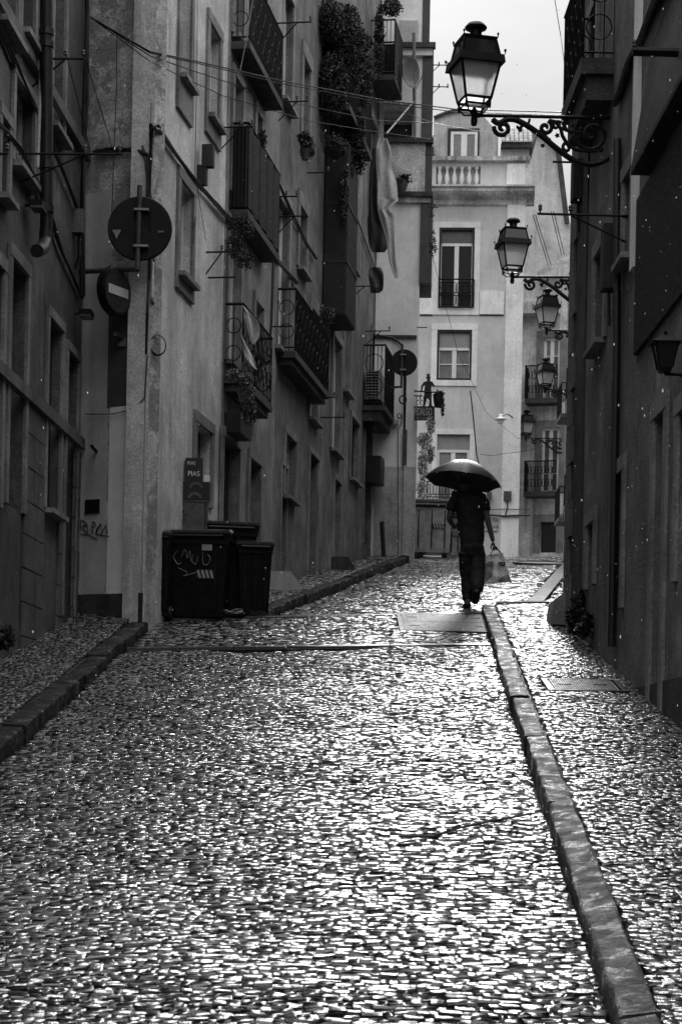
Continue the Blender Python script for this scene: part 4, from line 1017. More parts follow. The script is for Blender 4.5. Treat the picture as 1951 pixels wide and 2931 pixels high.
MB().tube([pp(1330, 1393, .155) + Vector((-.025, 0, 0)), pp(1330, 1393.5, .162), pp(1330, 1393, .155) + Vector((.025, 0, 0))], .005, 5).build('mouth', M['ink'], person)
def hand(wrist, dirn, palmn, curl, side):
    """palm and five fingers growing from the wrist; dirn along the hand, palmn out of the palm"""
    d = dirn.normalized(); n = palmn.normalized(); w = d.cross(n).normalized()
    V = [wrist - d * .01, wrist + d * .03, wrist + d * .075]; E = [(0, 1), (1, 2)]; Rr = [(.026, .02), (.036, .016), (.04, .014)]
    for k, (off, ln) in enumerate(((-.030, .066), (-.010, .078), (.010, .074), (.029, .058))):
        b = len(V); p = wrist + d * .08 + w * off; V.append(p); Rr.append(.0095); E.append((2, b)); dd = d.copy()
        for j in range(3):
            dd = (dd * math.cos(curl) + n * math.sin(curl)).normalized(); nn_ = n
            n2 = (n * math.cos(curl * (j + 1)) - d * math.sin(curl * (j + 1))); p = p + dd * ln * (.42, .33, .25)[j]; V.append(p); Rr.append((.0095, .0085, .0065)[j]); E.append((b + j, b + j + 1))
            dd = (d * math.cos(curl * (j + 2)) + n * math.sin(curl * (j + 2))).normalized()
    b = len(V); p = wrist + d * .03 + w * side * .03; V.append(p); Rr.append(.013); E.append((1, b))
    for j in range(2): p = p + (d * .7 + w * side * (.6 - j * .5) + n * .5).normalized() * .034; V.append(p); Rr.append(.010); E.append((b + j, b + j + 1))
    return skin_mesh('hand', [tuple(v) for v in V], E, Rr, M['skin'], person, root=1, sub=1)
hR = pos[12]; hand(hR, pp(1416, 1572, .02) - pp(1411, 1552, .02), Vector((.2, 1, 0)), .75, -1)
hL = pos[9]; hand(hL, Vector((.35, .75, .45)), Vector((.8, -.3, .1)), .8, -1)
person.location = foot
# umbrella
umb = thing('umbrella', 'open black dome umbrella tilted over the walking person, wet pale top', 'umbrella', local=True)
apex = pp(1333, 1318, .08); Rd = 222 * KP / 2
tilt = Matrix.Translation(apex) @ Matrix.Rotation(R(6.5), 4, 'Y') @ Matrix.Rotation(R(-6), 4, 'X')
nr = 8; prof = [(0.0, 0.0), (.2, -.012), (.4, -.05), (.6, -.115), (.8, -.2), (.93, -.27), (1.0, -.325)]
vs = []; fs = []; NS = 48
hs = .92
for ri, (r_, z_) in enumerate(prof):
    for k in range(NS):
        an = 2 * math.pi * k / NS; ph = (an * nr / (2 * math.pi)) % 1; sag = math.sin(math.pi * ph)
        rr_ = r_ * Rd * (1 - .06 * sag * r_ ** 2); zz = z_ * hs + (.03 * sag * r_ ** 3 if r_ > .7 else 0) - .014 * sag * r_
        vs.append(tilt @ Vector((rr_ * math.cos(an), rr_ * math.sin(an), zz)))
for ri in range(len(prof) - 1):
    for k in range(NS): a = ri * NS + k; b = ri * NS + (k + 1) % NS; fs.append((a, b, b + NS, a + NS))
n0 = len(vs); vs2 = [v - Vector((0, 0, .003)) for v in vs]
mb = MB().add(vs, fs); mb.build('canopy', M['brolly'], umb, smooth=True)
for k in range(nr):
    an = 2 * math.pi * k / nr; pts = [tilt @ Vector((r_ * Rd * math.cos(an), r_ * Rd * math.sin(an), z_ * hs - .006)) for r_, z_ in prof]
    rb = MB().tube(pts, .003, 5).build('rib', M['galv'], umb)
    MB().tube([tilt @ Vector((.5 * Rd * math.cos(an), .5 * Rd * math.sin(an), -.085)), tilt @ Vector((0, 0, -.33))], .0025, 4).build('stretcher', M['galv'], rb)
    MB().tube([pts[-1], pts[-1] + (pts[-1] - pts[-2]).normalized() * .02], .005, 5).build('tip', M['galv'], rb)
grip = pos[9] + Vector((.045, .07, .05))
MB().tube([tilt @ Vector((0, 0, .075)), tilt @ Vector((0, 0, 0)), grip + Vector((0, 0, .06))], .006, 6).build('shaft', M['galv'], umb)
MB().tube([grip + Vector((0, 0, .08)), grip, grip + Vector((0, 0, -.08))], .014, 8).build('handle', M['ink'], umb)
umb.location = foot
# shopping bag
bag = thing('shopping_bag', 'crumpled pale shopping bag with black letters hanging from the walker\'s right hand', 'bag', local=True)
tl, tr, br, bl = pp(1384, 1592, .0), pp(1438, 1582, .0), pp(1463, 1664, .0), pp(1385, 1671, .0)
vs = []; fs = []; NX, NZ = 10, 12
for sgn in (-1, 1):
    for j in range(NZ + 1):
        for i in range(NX + 1):
            s_, t_ = i / NX, j / NZ; p = tl.lerp(tr, s_).lerp(bl.lerp(br, s_), t_)
            bulge = .07 * math.sin(math.pi * s_) * (.25 + .75 * t_) * (1 if t_ < .97 else .9) + .012 * math.sin(9 * s_ + 5 * t_) * math.sin(math.pi * s_) + .01 * math.sin(14 * t_ - 6 * s_) * math.sin(math.pi * s_)
            vs.append(p + Vector((0, sgn * (bulge + .004) + .02, 0)))
nV = (NX + 1) * (NZ + 1)
for q in range(2):
    for j in range(NZ):
        for i in range(NX): a = q * nV + j * (NX + 1) + i; fs.append((a, a + 1, a + NX + 2, a + NX + 1))
for j in range(NZ):
    for i in (0, NX): a = j * (NX + 1) + i; fs.append((a, a + NX + 1, a + nV + NX + 1, a + nV))
for i in range(NX): a = NZ * (NX + 1) + i; fs.append((a, a + 1, a + 1 + nV, a + nV))
MB().add(vs, fs).build('bag_body', M['bagl'], bag, smooth=True)
def bagp(s_, t_, o=.0):
    p = tl.lerp(tr, s_).lerp(bl.lerp(br, s_), t_); bulge = .07 * math.sin(math.pi * s_) * (.25 + .75 * t_) + .012 * math.sin(9 * s_ + 5 * t_) * math.sin(math.pi * s_) + .01 * math.sin(14 * t_ - 6 * s_) * math.sin(math.pi * s_)
    return p + Vector((0, -(bulge + .006 + o) + .02, 0))
for (poly, mt) in (([(0.03, .3), (.45, .22), (.48, .55), (.3, .8), (.05, .95)], 'bagd'), ([(.5, .97), (.62, .86), (.97, .72), (.98, .98)], 'bagd'),):
    g_ = MB(); n_ = 8
    for i in range(n_):
        for j in range(n_):
            def q_(a, b):
                if len(poly) == 5: e = [(poly[0], poly[1]), (poly[4], poly[3])]
                else: e = [(poly[0], poly[3]), (poly[1], poly[2])]
                x0_ = e[0][0][0] + (e[0][1][0] - e[0][0][0]) * a, e[0][0][1] + (e[0][1][1] - e[0][0][1]) * a
                x1_ = e[1][0][0] + (e[1][1][0] - e[1][0][0]) * a, e[1][0][1] + (e[1][1][1] - e[1][0][1]) * a
                return bagp(x0_[0] + (x1_[0] - x0_[0]) * b, x0_[1] + (x1_[1] - x0_[1]) * b, .002)
            g_.quad(q_(i / n_, j / n_), q_((i + 1) / n_, j / n_), q_((i + 1) / n_, (j + 1) / n_), q_(i / n_, (j + 1) / n_))
    g_.build('printed_panel', M[mt], bag)
fr_ = frame_of(bagp(.78, .36, .012), (bagp(.95, .36) - bagp(.6, .36)), Vector((.05, 0, 1)))
text_mesh('eu', .115, M['ink'], 'lettering', bag, fr_, .003, bold=.004)
hk = pp(1417, 1568, .045)
for dy in (-.012, .03):
    MB().tube([tl.lerp(tr, .35) + Vector((0, dy, 0)), hk.lerp(tl.lerp(tr, .35), .4) + Vector((-.01, dy, .01)), hk + Vector((0, dy * .3, 0)), hk.lerp(tl.lerp(tr, .9), .5) + Vector((.01, dy, 0)), tl.lerp(tr, .88) + Vector((0, dy, 0))], .006, 5).build('handle', M['ink'], bag)
bag.location = foot

# ------------------------------------------------------------------ wheelie bins
def make_bin(w, d, h, label, group, lid=True, stripe=True):
    t = thing('wheelie_bin', label, 'rubbish bin', local=True, group=group)
    b, tp = .8, 1.0
    def rr(f, z, y0=0): return [Vector((-w / 2 * f, -d / 2 * f + y0, z)), Vector((w / 2 * f, -d / 2 * f + y0, z)), Vector((w / 2 * f, d / 2 * f + y0, z)), Vector((-w / 2 * f, d / 2 * f + y0, z))]
    MB().hexa(rr(.82, .06) + rr(.97, h * .86)).build('bin_body', M['bin'], t)
    rim = MB(); rim.hexa(rr(1.03, h * .86 + .002) + rr(1.05, h * .93)); rim.build('rim', M['bin'], t)
    mb = MB(); n = 8; vs = []; fs = []
    for i in range(n + 1):
        y = -d * .56 + d * 1.12 * i / n; z = h * .935 + .07 * math.sin(math.pi * min(1, (i / n) * .8 + .12))
        for x in (-w * .55, -w * .5, w * .5, w * .55): vs.append((x, y, z - (.025 if abs(x) > w * .51 else 0)))
    for i in range(n):
        for k in range(3): a = i * 4 + k; fs.append((a, a + 1, a + 5, a + 4))
    base_ = [(x, y, z - .03) for x, y, z in vs]; o_ = len(vs); vs += base_; fs += [tuple(q + o_ for q in f) for f in fs[:]]
    for i in range(n): fs += [(i * 4, i * 4 + 4, i * 4 + 4 + o_, i * 4 + o_), (i * 4 + 3, i * 4 + 7, i * 4 + 7 + o_, i * 4 + 3 + o_)]
    fs += [(k, k + 1, k + 1 + o_, k + o_) for k in range(3)] + [(n * 4 + k, n * 4 + k + 1, n * 4 + k + 1 + o_, n * 4 + k + o_) for k in range(3)]
    lid_ = mb.add(vs, fs).build('lid', M['binlid'], t)
    MB().tube([(-w * .42, -d * .6, h * .9), (w * .42, -d * .6, h * .9)], .018, 8).build('lid_handle', M['bin'], lid_)
    MB().box((-w * .5, -d * .53, h * .82), (w * .5, -d * .5, h * .86)).build('lip', M['bin'], t)
    for x in (-w * .38, w * .38):
        MB().lathe([(.09, -.03), (.1, -.02), (.1, .02), (.09, .03)], 14, Matrix.Translation((x, d * .38, .1)) @ Matrix.Rotation(R(90), 4, 'Y')).build('wheel', M['ink'], t, smooth=True)
    for x in (-.3, 0.0, .3): MB().box((x * w - .012, -d * .455, h * .12), (x * w + .012, -d * .44 - .03, h * .8)).build('moulded_rib', M['bin'], t)
    if stripe:
        pz = h * .5; y_ = -d * .5 * .935 - .012
        st_ = MB().box((w * .02, y_ - .004, pz - .05), (w * .3, y_, pz + .05)).build('hazard_sticker', M['ink'], t)
        for i in range(4):
            x = w * .03 + i * w * .062; MB().prism([(x, y_ - .006, pz + .048), (x + w * .032, y_ - .006, pz + .048), (x + w * .066, y_ - .006, pz - .048), (x + w * .034, y_ - .006, pz - .048)], (0, -.002, 0)).build('hazard_stripe', M['hazard'], st_)
    return t
def place(o, px, pybot, Y, rz): p = at(px, pybot, Y); o.location = (p.x, Y, gnd(p.x, Y)); o.rotation_euler.z = rz
g_ = 'black wheelie bins parked by the corner house'
n1 = make_bin(.8, .5, 1.12, 'big scribbled black bin with striped sticker, front left of the bin group', g_); place(n1, 563, 1770, 23.0, R(-3))
n2 = make_bin(.66, .6, 1.2, 'black bin with wet ridged lid, second in the bin group', g_, stripe=False); place(n2, 648, 1770, 23.75, R(10))
n3 = make_bin(.42, .5, .95, 'smaller black bin with pale lid edge, rightmost of the bin group', g_, stripe=False); place(n3, 722, 1775, 23.6, R(8))
# scribble on the front bin
off1 = n1
def smooth2(pts, n=5):
    P_ = [Vector((*p, 0)) if len(p) == 2 else Vector(p) for p in pts]; out = []
    for i in range(len(P_) - 1):
        a, b, c, d = P_[max(0, i - 1)], P_[i], P_[i + 1], P_[min(len(P_) - 1, i + 2)]
        for q in np.linspace(0, 1, n, endpoint=False): out.append(.5 * ((2 * b) + (c - a) * q + (2 * a - 5 * b + 4 * c - d) * q * q + (3 * b - a - 3 * c + d) * q ** 3))
    return out + [P_[-1]]
def scribble(parent, pts_list, fr, r, mat, name='graffiti'):
    for pts in pts_list:
        MB().tube([fr @ v for v in smooth2(pts)], r, 4, r2=r * .5).build(name, mat, parent)
frb = frame_of((-.12, -.262, .76), (1, 0, 0), (0, -.09, 1))
K2 = 1 / 700.
scr = [[(-150, 40), (-190, 0), (-170, -50), (-120, -20), (-110, 50), (-150, 45)], [(-60, 50), (-95, 0), (-60, -60), (-30, -50)], [(-30, 0), (0, 60), (20, -10), (40, 50), (50, -40)], [(70, 20), (60, -30), (90, -60), (110, 10)], [(150, 40), (150, -50), (190, -60), (210, -10), (190, 20)], [(-60, -90), (20, -130), (-10, -160), (110, -120)]]
scribble(n1, [[(x * K2, y * K2) for x, y in p] for p in scr], frb, .009, M['hazard'])
MB().box((.08, -.262, .84), (.2, -.25, .91)).build('paper_label', M['hazard'], n1)
g2_ = 'bins on the crest of the street at the far left'
f1 = make_bin(.95, .8, 1.25, 'far bin with wet shining lid standing on the crest by the left flank', g2_); place(f1, 1229, 1600, 42.0, R(2))
f2 = make_bin(.5, .6, 1.05, 'far striped bin half hidden behind the walker', g2_); place(f2, 1290, 1600, 42.3, R(-4))
for f in (f1, f2):
    for ch in f.children:
        if ch.name.startswith(('lid', 'bin_body', 'rim')): ch.data = ch.data.copy(); ch.data.materials[0] = M['galv' if ch.name.startswith('lid') else 'binfar']

# ------------------------------------------------------------------ round traffic signs
def round_sign(label, c, rad, ptop, pbot, arm_from, px_shift=0.0):
    t = thing('road_sign', label, 'road sign', c)
    Rz = Matrix.Translation(c) @ Matrix.Rotation(R(90), 4, 'X')
    MB().lathe([(rad, -.012), (rad, .012), (rad * .97, .02)], 40, Rz).build('sign_disc', M['sign'], t, smooth=False)
    px_ = Vector((c.x + px_shift, c.y - .05, 0))
    MB().tube([Vector((px_.x, px_.y, ptop)), Vector((px_.x - .01, px_.y, pbot))], rad * .085, 8).build('pole', M['zinc'], t, smooth=True)
    for s_ in (.55, -.58):
        cl = MB().box((px_.x - rad * .16, c.y - .085, c.z + s_ * rad - .012), (px_.x + rad * .3, c.y - .02, c.z + s_ * rad + .012)).build('clamp', M['galv'], t)
    MB().tube([arm_from, Vector((px_.x, px_.y, pbot + .01))], rad * .085, 8).build('arm', M['zinc'], t, smooth=True)
    return t
YS = 21.35; c1 = at(401, 655, YS); k_ = YS / FPX
s1 = round_sign('large round sign seen from behind on a bracket by the corner house flank', c1, 92 * k_, at(401, 535, YS).z, at(400, 776, YS).z, Vector((WLx(21.9) - .02, 21.9, at(250, 752, 21.5).z)), -.005)
tri = [at(322, 658, YS - .04), at(347, 657, YS - .04), at(334, 684, YS - .04)]
MB().prism(tri, (0, .008, 0)).build('torn_sticker', M['stone'], s1)
text_mesh('yum', .04, M['hazard'], 'scribble', s1, frame_of(at(461, 662, YS - .035), (1, 0, 0)), .001)
YS2 = 37.4; c2 = at(1156, 1038, YS2); k_ = YS2 / FPX
round_sign('smaller round sign seen from behind, far up beside the air conditioner', c2, 38 * k_, at(1149, 990, YS2).z, at(1148, 1110, YS2).z, at(1117, 1109, YS2 + .3), -.04)
# no entry sign turned side on
c3 = at(327, 835, 21.45); nrm = Vector((.86, -.5, 0)).normalized()
ne = thing('road_sign', 'no entry sign seen almost edge on, fixed to the flank below the big round sign', 'road sign', c3)
Mz = Matrix.Translation(c3) @ Vector((0, 0, 1)).rotation_difference(nrm).to_matrix().to_4x4()
MB().lathe([(.24, -.05), (.262, -.045), (.262, .045), (.25, .05)], 36, Mz).build('sign_box', M['bin'], ne)
MB().lathe([(.235, .051), (.235, .056)], 36, Mz).build('sign_face', M['signred'], ne)
ax = nrm.cross(Vector((0, 0, 1))).normalized(); cc = c3 + nrm * .06
MB().hexa([cc + ax * a + Vector((0, 0, b)) + nrm * e for e in (0, .004) for (a, b) in ((-.18, -.05), (.18, -.05), (.18, .05), (-.18, .05))]).build('white_bar', M['signwhite'], ne)
MB().tube([c3 - nrm * .04 + Vector((0, 0, .25)), c3 - nrm * .04 + Vector((0, 0, .29)), at(300, 770, 21.9)], .016, 6).build('bracket', M['zinc'], ne)
e_ = thing('wall_bracket', 'stub of a rusted tube bracket on the dark cement patch', 'bracket', at(352, 975, 21.8))
MB().tube([F1.pt(352, 972, .0), F1.pt(330, 955, .2)], .03, 8).build('tube', M['zinc'], e_)
MB().box(tuple(F1.pt(350, 985, .02) - Vector((.05, .03, .03))), tuple(F1.pt(350, 985, .02) + Vector((.05, .02, .06)))).build('base_plate', M['zinc'], e_)
e_ = thing('wall_bracket', 'short bent iron stub low on the grey flank panel', 'bracket', at(272, 1285, 21.8))
MB().tube([F1.pt(278, 1294, .0), F1.pt(262, 1276, .16)], .02, 6).build('tube', M['iron'], e_)
# graffiti on the flank
gf = thing('graffiti', 'thin black marker tag on the grey flank above the plinth', 'graffiti', F1.pt(270, 1540, .02))
kx = lambda X, Y: F1.pt(X / 3.136, 1350 + Y / 3.136, .022)
for st_ in ([(725, 530), (728, 440), (760, 450), (785, 480), (740, 490), (760, 520), (790, 545), (788, 490)], [(815, 515), (820, 525)], [(835, 555), (830, 460), (850, 455), (860, 480), (835, 500)], [(880, 490), (860, 560), (905, 470), (910, 520)], [(905, 565), (950, 490), (968, 550)], [(860, 560), (975, 582)], [(722, 560), (800, 565), (840, 590), (872, 606)]):
    MB().tube([kx(v.x, v.y) for v in smooth2(st_)], .006, 4).build('stroke', M['paintd'], gf)
# street plaque on the long front
pq = thing('street_plaque', 'tall framed tile plaque on the pale wall right of the big round sign', 'plaque', W2.pt(445, 880, .02))
u0_, z1_ = W2.uz(433, 742); _, z0_ = W2.uz(433, 858); u1_ = W2.uz(455, 800)[0]
fr0 = MB().wbox(W2, u0_, u1_, z0_, z1_, .003, .02).build('tile_panel', M['beige'], pq)
MB().wbox(W2, u0_, u1_, z1_, z1_ + .03, .003, .03).wbox(W2, u0_, u1_, z0_ - .03, z0_, .003, .03).wbox(W2, u1_, u1_ + .025, z0_ - .03, z1_ + .03, .003, .03).build('frame', M['stone'], pq)
for i, tx in enumerate(('RUA', 'DO', 'NORTE')):
    text_mesh(tx, .13, M['paintd'], 'lettering', fr0, frame_of(W2.P((u0_ + u1_) / 2, z1_ - .12 - i * .17, .022), W2.d), .002)

# ------------------------------------------------------------------ brackets, wires, cables
def wall_bracket(W, pxw, py, length, label, out=0.0, knobs=2, strut=True, drop=.28, group=None, r=.012):
    """iron insulator bracket standing straight out of a wall; (pxw, py) is its wall end"""
    u, z = W.uz(pxw, py, out); a = W.P(u, z, out - .02)
    t = thing('wire_bracket', label, 'bracket', a, group=group or 'iron insulator brackets on the street fronts')
    MB().tube([a, W.P(u, z, out + length)], r, 6).build('arm', M['iron'], t)
    if strut: MB().tube([W.P(u, z - drop, out), W.P(u, z - .01, out + length * .62)], r * .75, 6).build('strut', M['iron'], t)
    ends = []
    for k in range(knobs):
        p = W.P(u, z, out + length * (.97 - k * .34)); ends.append(p + Vector((0, 0, .07)))
        MB().lathe([(.008, 0), (.008, .03), (.022, .04), (.016, .06), (.022, .07), (.012, .09)], 8, Matrix.Translation(p)).build('insulator', M['pot'], t)
    return ends
e1 = wall_bracket(WL, 95, 168, .52, 'upper bracket with two insulators crossing the big drainpipe')
e2 = wall_bracket(WL, 60, 440, 1.0, 'long bracket below it reaching across the near left corner'); wall_bracket(WL, -90, 440, .35, 'short bracket at the left picture edge', knobs=1)
e3 = wall_bracket(W2, 634, 365, .42, 'bracket between the pale corner house and the first balcony'); e4 = wall_bracket(W2, 780, 67, .58, 'double bracket high on the pebbled house', knobs=1, drop=.4)
e5 = wall_bracket(W2, 795, 292, .46, 'insulator bracket across the tall white framed windows', drop=.3); e6 = wall_bracket(W2, 765, 564, .45, 'hooked bracket in the middle of the left row', strut=False)
e7 = wall_bracket(W2, 792, 620, .42, 'bracket just under the hooked one', knobs=0); e8 = wall_bracket(W2, 590, 722, .32, 'bracket beside the tangled plants on the corner house'); e9 = wall_bracket(W2, 596, 795, .35, 'bare strut below the plant bracket', knobs=0, strut=False)
e10 = wall_bracket(W2, 770, 935, .35, 'small bracket under the grey house balcony', knobs=0, strut=False); e11 = wall_bracket(W2, 880, 1138, .46, 'bracket low in the middle of the left row', knobs=1, strut=False); e12 = wall_bracket(W2, 1045, 948, .5, 'bracket above the air conditioner', knobs=1)
e13 = wall_bracket(W2, 995, 820, .5, 'triple bracket under the covered bundle', knobs=0); e14 = wall_bracket(W2, 918, 1195, .42, 'lowest bracket near the dark drainpipe', knobs=1, strut=False); e15 = wall_bracket(W2, 880, 495, .35, 'bracket against the dark ivy column', knobs=1, strut=False)
e16 = wall_bracket(WR, 1790, 618, .85, 'long insulator bracket reaching left from the right hand house', knobs=2, drop=.25)
e17 = wall_bracket(WR, 1990, 152, .5, 'thick black beam at the top right corner', knobs=1, strut=False, r=.035); e18 = wall_bracket(WR, 1700, 466, .45, 'thin rod under the big lantern scrolls', knobs=0, strut=False)
WX = Wall((1.42, 39.7), (1.42, 43.0)); 
for (py, lb) in ((186, 'upper aerial bracket against the sky'), (248, 'lower aerial bracket against the sky')):
    a = at(1236, py, 39.6); t = thing('wire_bracket', lb, 'bracket', a, group='aerial brackets on the corner of the tall house')
    MB().tube([a, a + Vector((.34, 0, 0))], .012, 5).build('arm', M['iron'], t); MB().tube([a + Vector((0, 0, -.15)), a + Vector((.15, 0, 0))], .009, 5).build('strut', M['iron'], t)
    for x in (.14, .32): MB().tube([a + Vector((x, 0, -.02)), a + Vector((x, 0, .06))], .015, 6).build('insulator', M['iron'], t)
for (px, py, lb) in ((1215, 443, 'tiny bracket beside the balustrade'), (1222, 593, 'tiny bracket under the terrace ledge'), (1205, 817, 'tiny bracket under the projecting bay'), (1192, 937, 'tiny bracket above the figure sign')):
    a = at(px, py, 39.5); single(MB().tube([a, a + Vector((.22, 0, 0))], .011, 5), 'wire_bracket', M['iron'], lb, 'bracket', group='tiny brackets along the flank corner')
def wire(pts, label, r=.006, sag=.0, mat=None, name='overhead_wire', cat='wire', group=None, n=12, beads=0):
    P_ = []
    for a, b in zip(pts[:-1], pts[1:]):
        for t in np.linspace(0, 1, n, endpoint=False): p = a.lerp(b, t); p = p - Vector((0, 0, sag * 4 * t * (1 - t))); P_.append(p)
    P_.append(pts[-1]); mb = MB().tube(P_, r, 4)
    o = single(mb, name, mat or M['iron'], label, cat, group)
    if beads:
        for _ in range(beads):
            p = random.choice(P_[1:-1]) - Vector((0, 0, r + .004)); d_ = MB().lathe([(.002, .006), (.005, 0), (.003, -.006)], 6, Matrix.Translation(p)).build('water_drop', M['rain'], o)
    return o
root_l = at(258, 48, 21.3)
gw = 'wires slung from the near left corner across the street'
wire([root_l, at(430, 148, 21.3), at(560, 175, 23.0), at(800, 230, 27), at(1100, 287, 33), at(1300, 312, 28), at(1625, 322, 22.4)], 'topmost thick wire of the bundle, running to the right hand corner', .009, .0, group=gw, beads=14)
wire([root_l, at(430, 152, 21.3), at(560, 180, 23.0), at(800, 238, 27), at(1100, 295, 33), at(1300, 320, 28), at(1625, 331, 22.4)], 'second wire of the bundle, hung with drops', .007, .0, group=gw, beads=14)
wire([root_l, at(430, 160, 21.3), at(560, 205, 23.0), at(650, 235, 25), at(830, 293, 29.5), at(1080, 345, 34), at(1240, 352, 38)], 'third wire, dipping to the insulators by the tall windows', .007, .0, group=gw, beads=8)
wire([root_l, at(430, 176, 21.3), at(560, 238, 23.0), at(640, 275, 25), at(880, 345, 30), at(1060, 375, 34), at(1230, 398, 38)], 'lowest wire of the bundle, crossing the pale window', .006, .0, group=gw, beads=6)
wire([at(1085, 288, 34.5), at(1240, 352, 38), at(1440, 384, 60), at(1500, 350, 62)], 'thin wire in front of the roof room', .006, .02)
wire([at(1585, -10, 26), at(1603, 100, 25), at(1617, 208, 22.5)], 'beaded wire dropping from the sky to the right corner', .006, 0, beads=10)
for (p, q, lb) in (((1524, 615), (1568, 760), 'left hand pair of stay wires below the insulator bracket'), ((1576, 605), (1606, 730), 'right hand pair of stay wires below the insulator bracket')):
    o = wire([at(p[0], p[1], 20.6), at(q[0], q[1], 29)], lb, .005); MB().tube([at(p[0] + 7, p[1], 20.6), at(q[0] + 8, q[1], 29)], .005, 4).build('second_wire', M['iron'], o)
wire([e1[0], at(322, 422, 21.3)], 'stay wire from the upper near bracket to the lower one', .005); wire([e1[1], at(258, 430, 20.8)], 'inner stay wire between the two near brackets', .005)
wire([at(335, 98, 21.5), at(334, 250, 21.5), at(320, 618, 21.4)], 'thin loose cable hanging down the mottled plaster', .005)
wire([at(1212, 640, 46), at(1310, 1010, 50), at(1390, 1180, 58), at(1480, 1255, 62), at(1560, 1262, 62)], 'slack telephone wire across the closing house', .006, 0)
wire([at(1345, 1118, 63.6), at(1352, 1180, 63.6), at(1363, 1300, 63.6), at(1370, 1330, 63.6)], 'dark cable hanging on the closing house right of its windows', .02)
wire([at(1375, 1300, 63.5), at(1440, 1298, 63.3), at(1560, 1275, 62)], 'nearly level wire low on the closing house', .008, .05)
wire([at(725, -10, 25), at(706, 110, 25), at(684, 218, 25)], 'pale cord hanging from above over the top balcony', .006, 0, M['galv'], 'pale_cord', 'cord')
wire([at(965, -10, 33), at(969, 150, 33), at(950, 185, 33), at(946, 222, 33), at(934, 216, 33)], 'pale cord hooked over the hanging greenery', .008, 0, M['galv'], 'pale_cord', 'cord')
# wall cables: bundles fixed to the fronts
def wall_cable(W, pts, r, label, off=.03, strands=1, mat=None):
    P_ = [W.pt(x, y, off) for x, y in pts]; root = thing('wall_cable', label, 'cable', P_[0])
    for k in range(strands):
        j = [p + Vector((random.gauss(0, r * .8), random.gauss(0, r * .4), random.gauss(0, r * 1.2))) for p in P_]
        sm = []
        for a, b in zip(j[:-1], j[1:]):
            for t in np.linspace(0, 1, 5, endpoint=False): sm.append(a.lerp(b, t) + Vector((0, 0, random.gauss(0, r * .15))))
        sm.append(j[-1]); MB().tube(sm, r, 6).build('cable', mat or M['pipe'], root)
    return root
wall_cable(W2, [(438, 362), (452, 366), (560, 520), (632, 602), (700, 668), (786, 742), (850, 812)], .018, 'thick cable bundle running down along the pale corner house', .04, 4)
wall_cable(F1, [(420, 600), (434, 450), (436, 362)], .02, 'upright cables at the house corner beside the big sign', .05, 2)
wall_cable(F1, [(270, 430), (330, 431), (405, 432), (424, 446), (428, 600)], .022, 'fat cable crossing the mottled plaster and bending down', .05, 2)
wall_cable(W2, [(430, 610), (428, 800), (420, 900), (417, 1010)], .014, 'cables tied down the corner edge below the round sign', .04, 4)
wall_cable(WL, [(244, -200), (250, 40), (248, 300), (243, 560), (236, 850)], .02, 'upright black cable bundle on the near house edge', .05, 3)
wall_cable(WL, [(-60, -60), (45, 180), (100, 300), (170, 470), (240, 640)], .012, 'slanting cable bundle behind the drainpipe', .04, 4)
wall_cable(WL, [(0, 350), (60, 430), (120, 560), (180, 720), (236, 850)], .014, 'lower slanting cable bundle meeting the upright one', .04, 4)
wall_cable(W2, [(785, 490), (784, 700), (775, 930), (772, 1000)], .014, 'dark cable down the joint between two left houses', .03, 2)
wall_cable(W2, [(785, 492), (830, 600), (880, 700), (905, 740)], .016, 'slanting cable across the pebbled house', .04, 3)
wall_cable(W2, [(925, 380), (1000, 560), (1072, 760)], .018, 'slanting pipe across the worn house below the ivy', .05, 1, M['zinc'])
wall_cable(WR, [(1930, -120), (1850, 40), (1800, 190), (1758, 290)], .03, 'thick cable bundle rising along the right hand house', .05, 3)
wall_cable(W2, [(565, -40), (564, 200), (558, 500), (590, 690)], .004, 'thin dark cable hanging down the pale front', .03, 1)
wall_cable(F1, [(245, 1184), (320, 1184), (380, 1172), (412, 1140), (424, 1020)], .006, 'thin cable sagging across the pale render panel', .04, 1)
wall_cable(F5, [(1080, 960), (1125, 966), (1150, 985), (1158, 1060), (1158, 1230)], .02, 'cable bending down past the small round sign', .05, 2)
wall_cable(F5, [(1150, 1190), (1148, 1215), (1138, 1232)], .008, 'short hanging cable end on the light flank', .04, 1)
f5(1152, 1164, 1232, 1332, M['zinc'], 'cable_duct', .03, .1); f5(1153, 1162, 1333, 1590, M['flankrough'], 'cable_duct', .03, .09)
f5(1075, 1099, 1312, 1334, M['farmid'], 'meter_box', .03, .2); f5(1120, 1140, 1204, 1217, M['farmid'], 'junction_box', .03, .12)
wall_cable(F5, [(1140, 1230), (1138, 1400), (1137, 1590)], .008, 'thin conduit down the rough cement base', .04, 1, M['zinc'])
def ring_coil(c, nrm, r, label, w=.008):
    x = nrm.cross(Vector((0, 0, 1))).normalized(); mb = MB()
    for k in range(3):
        mb.tube([c + x * math.cos(t) * r * (1 - .05 * k) + Vector((0, 0, math.sin(t) * r * 1.1 * (1 - .04 * k))) + nrm * .01 * k for t in np.linspace(0, 6.28, 20)], w, 5)
    return single(mb, 'cable_coil', M['pipe'], label, 'cable coil')
p = W2.pt(450, 988, .06); ring_coil(p, Vector((.5, -.86, 0)), .108, 'loop of spare cable on the corner of the pale house', .006)
ring_coil(at(1152, 1144, 39.5), Vector((0, -1, 0)), .075, 'upper coil of spare cable on the light flank', .013); ring_coil(at(1142, 1191, 39.5), Vector((0, -1, 0)), .045, 'lower small coil of cable on the light flank', .009)
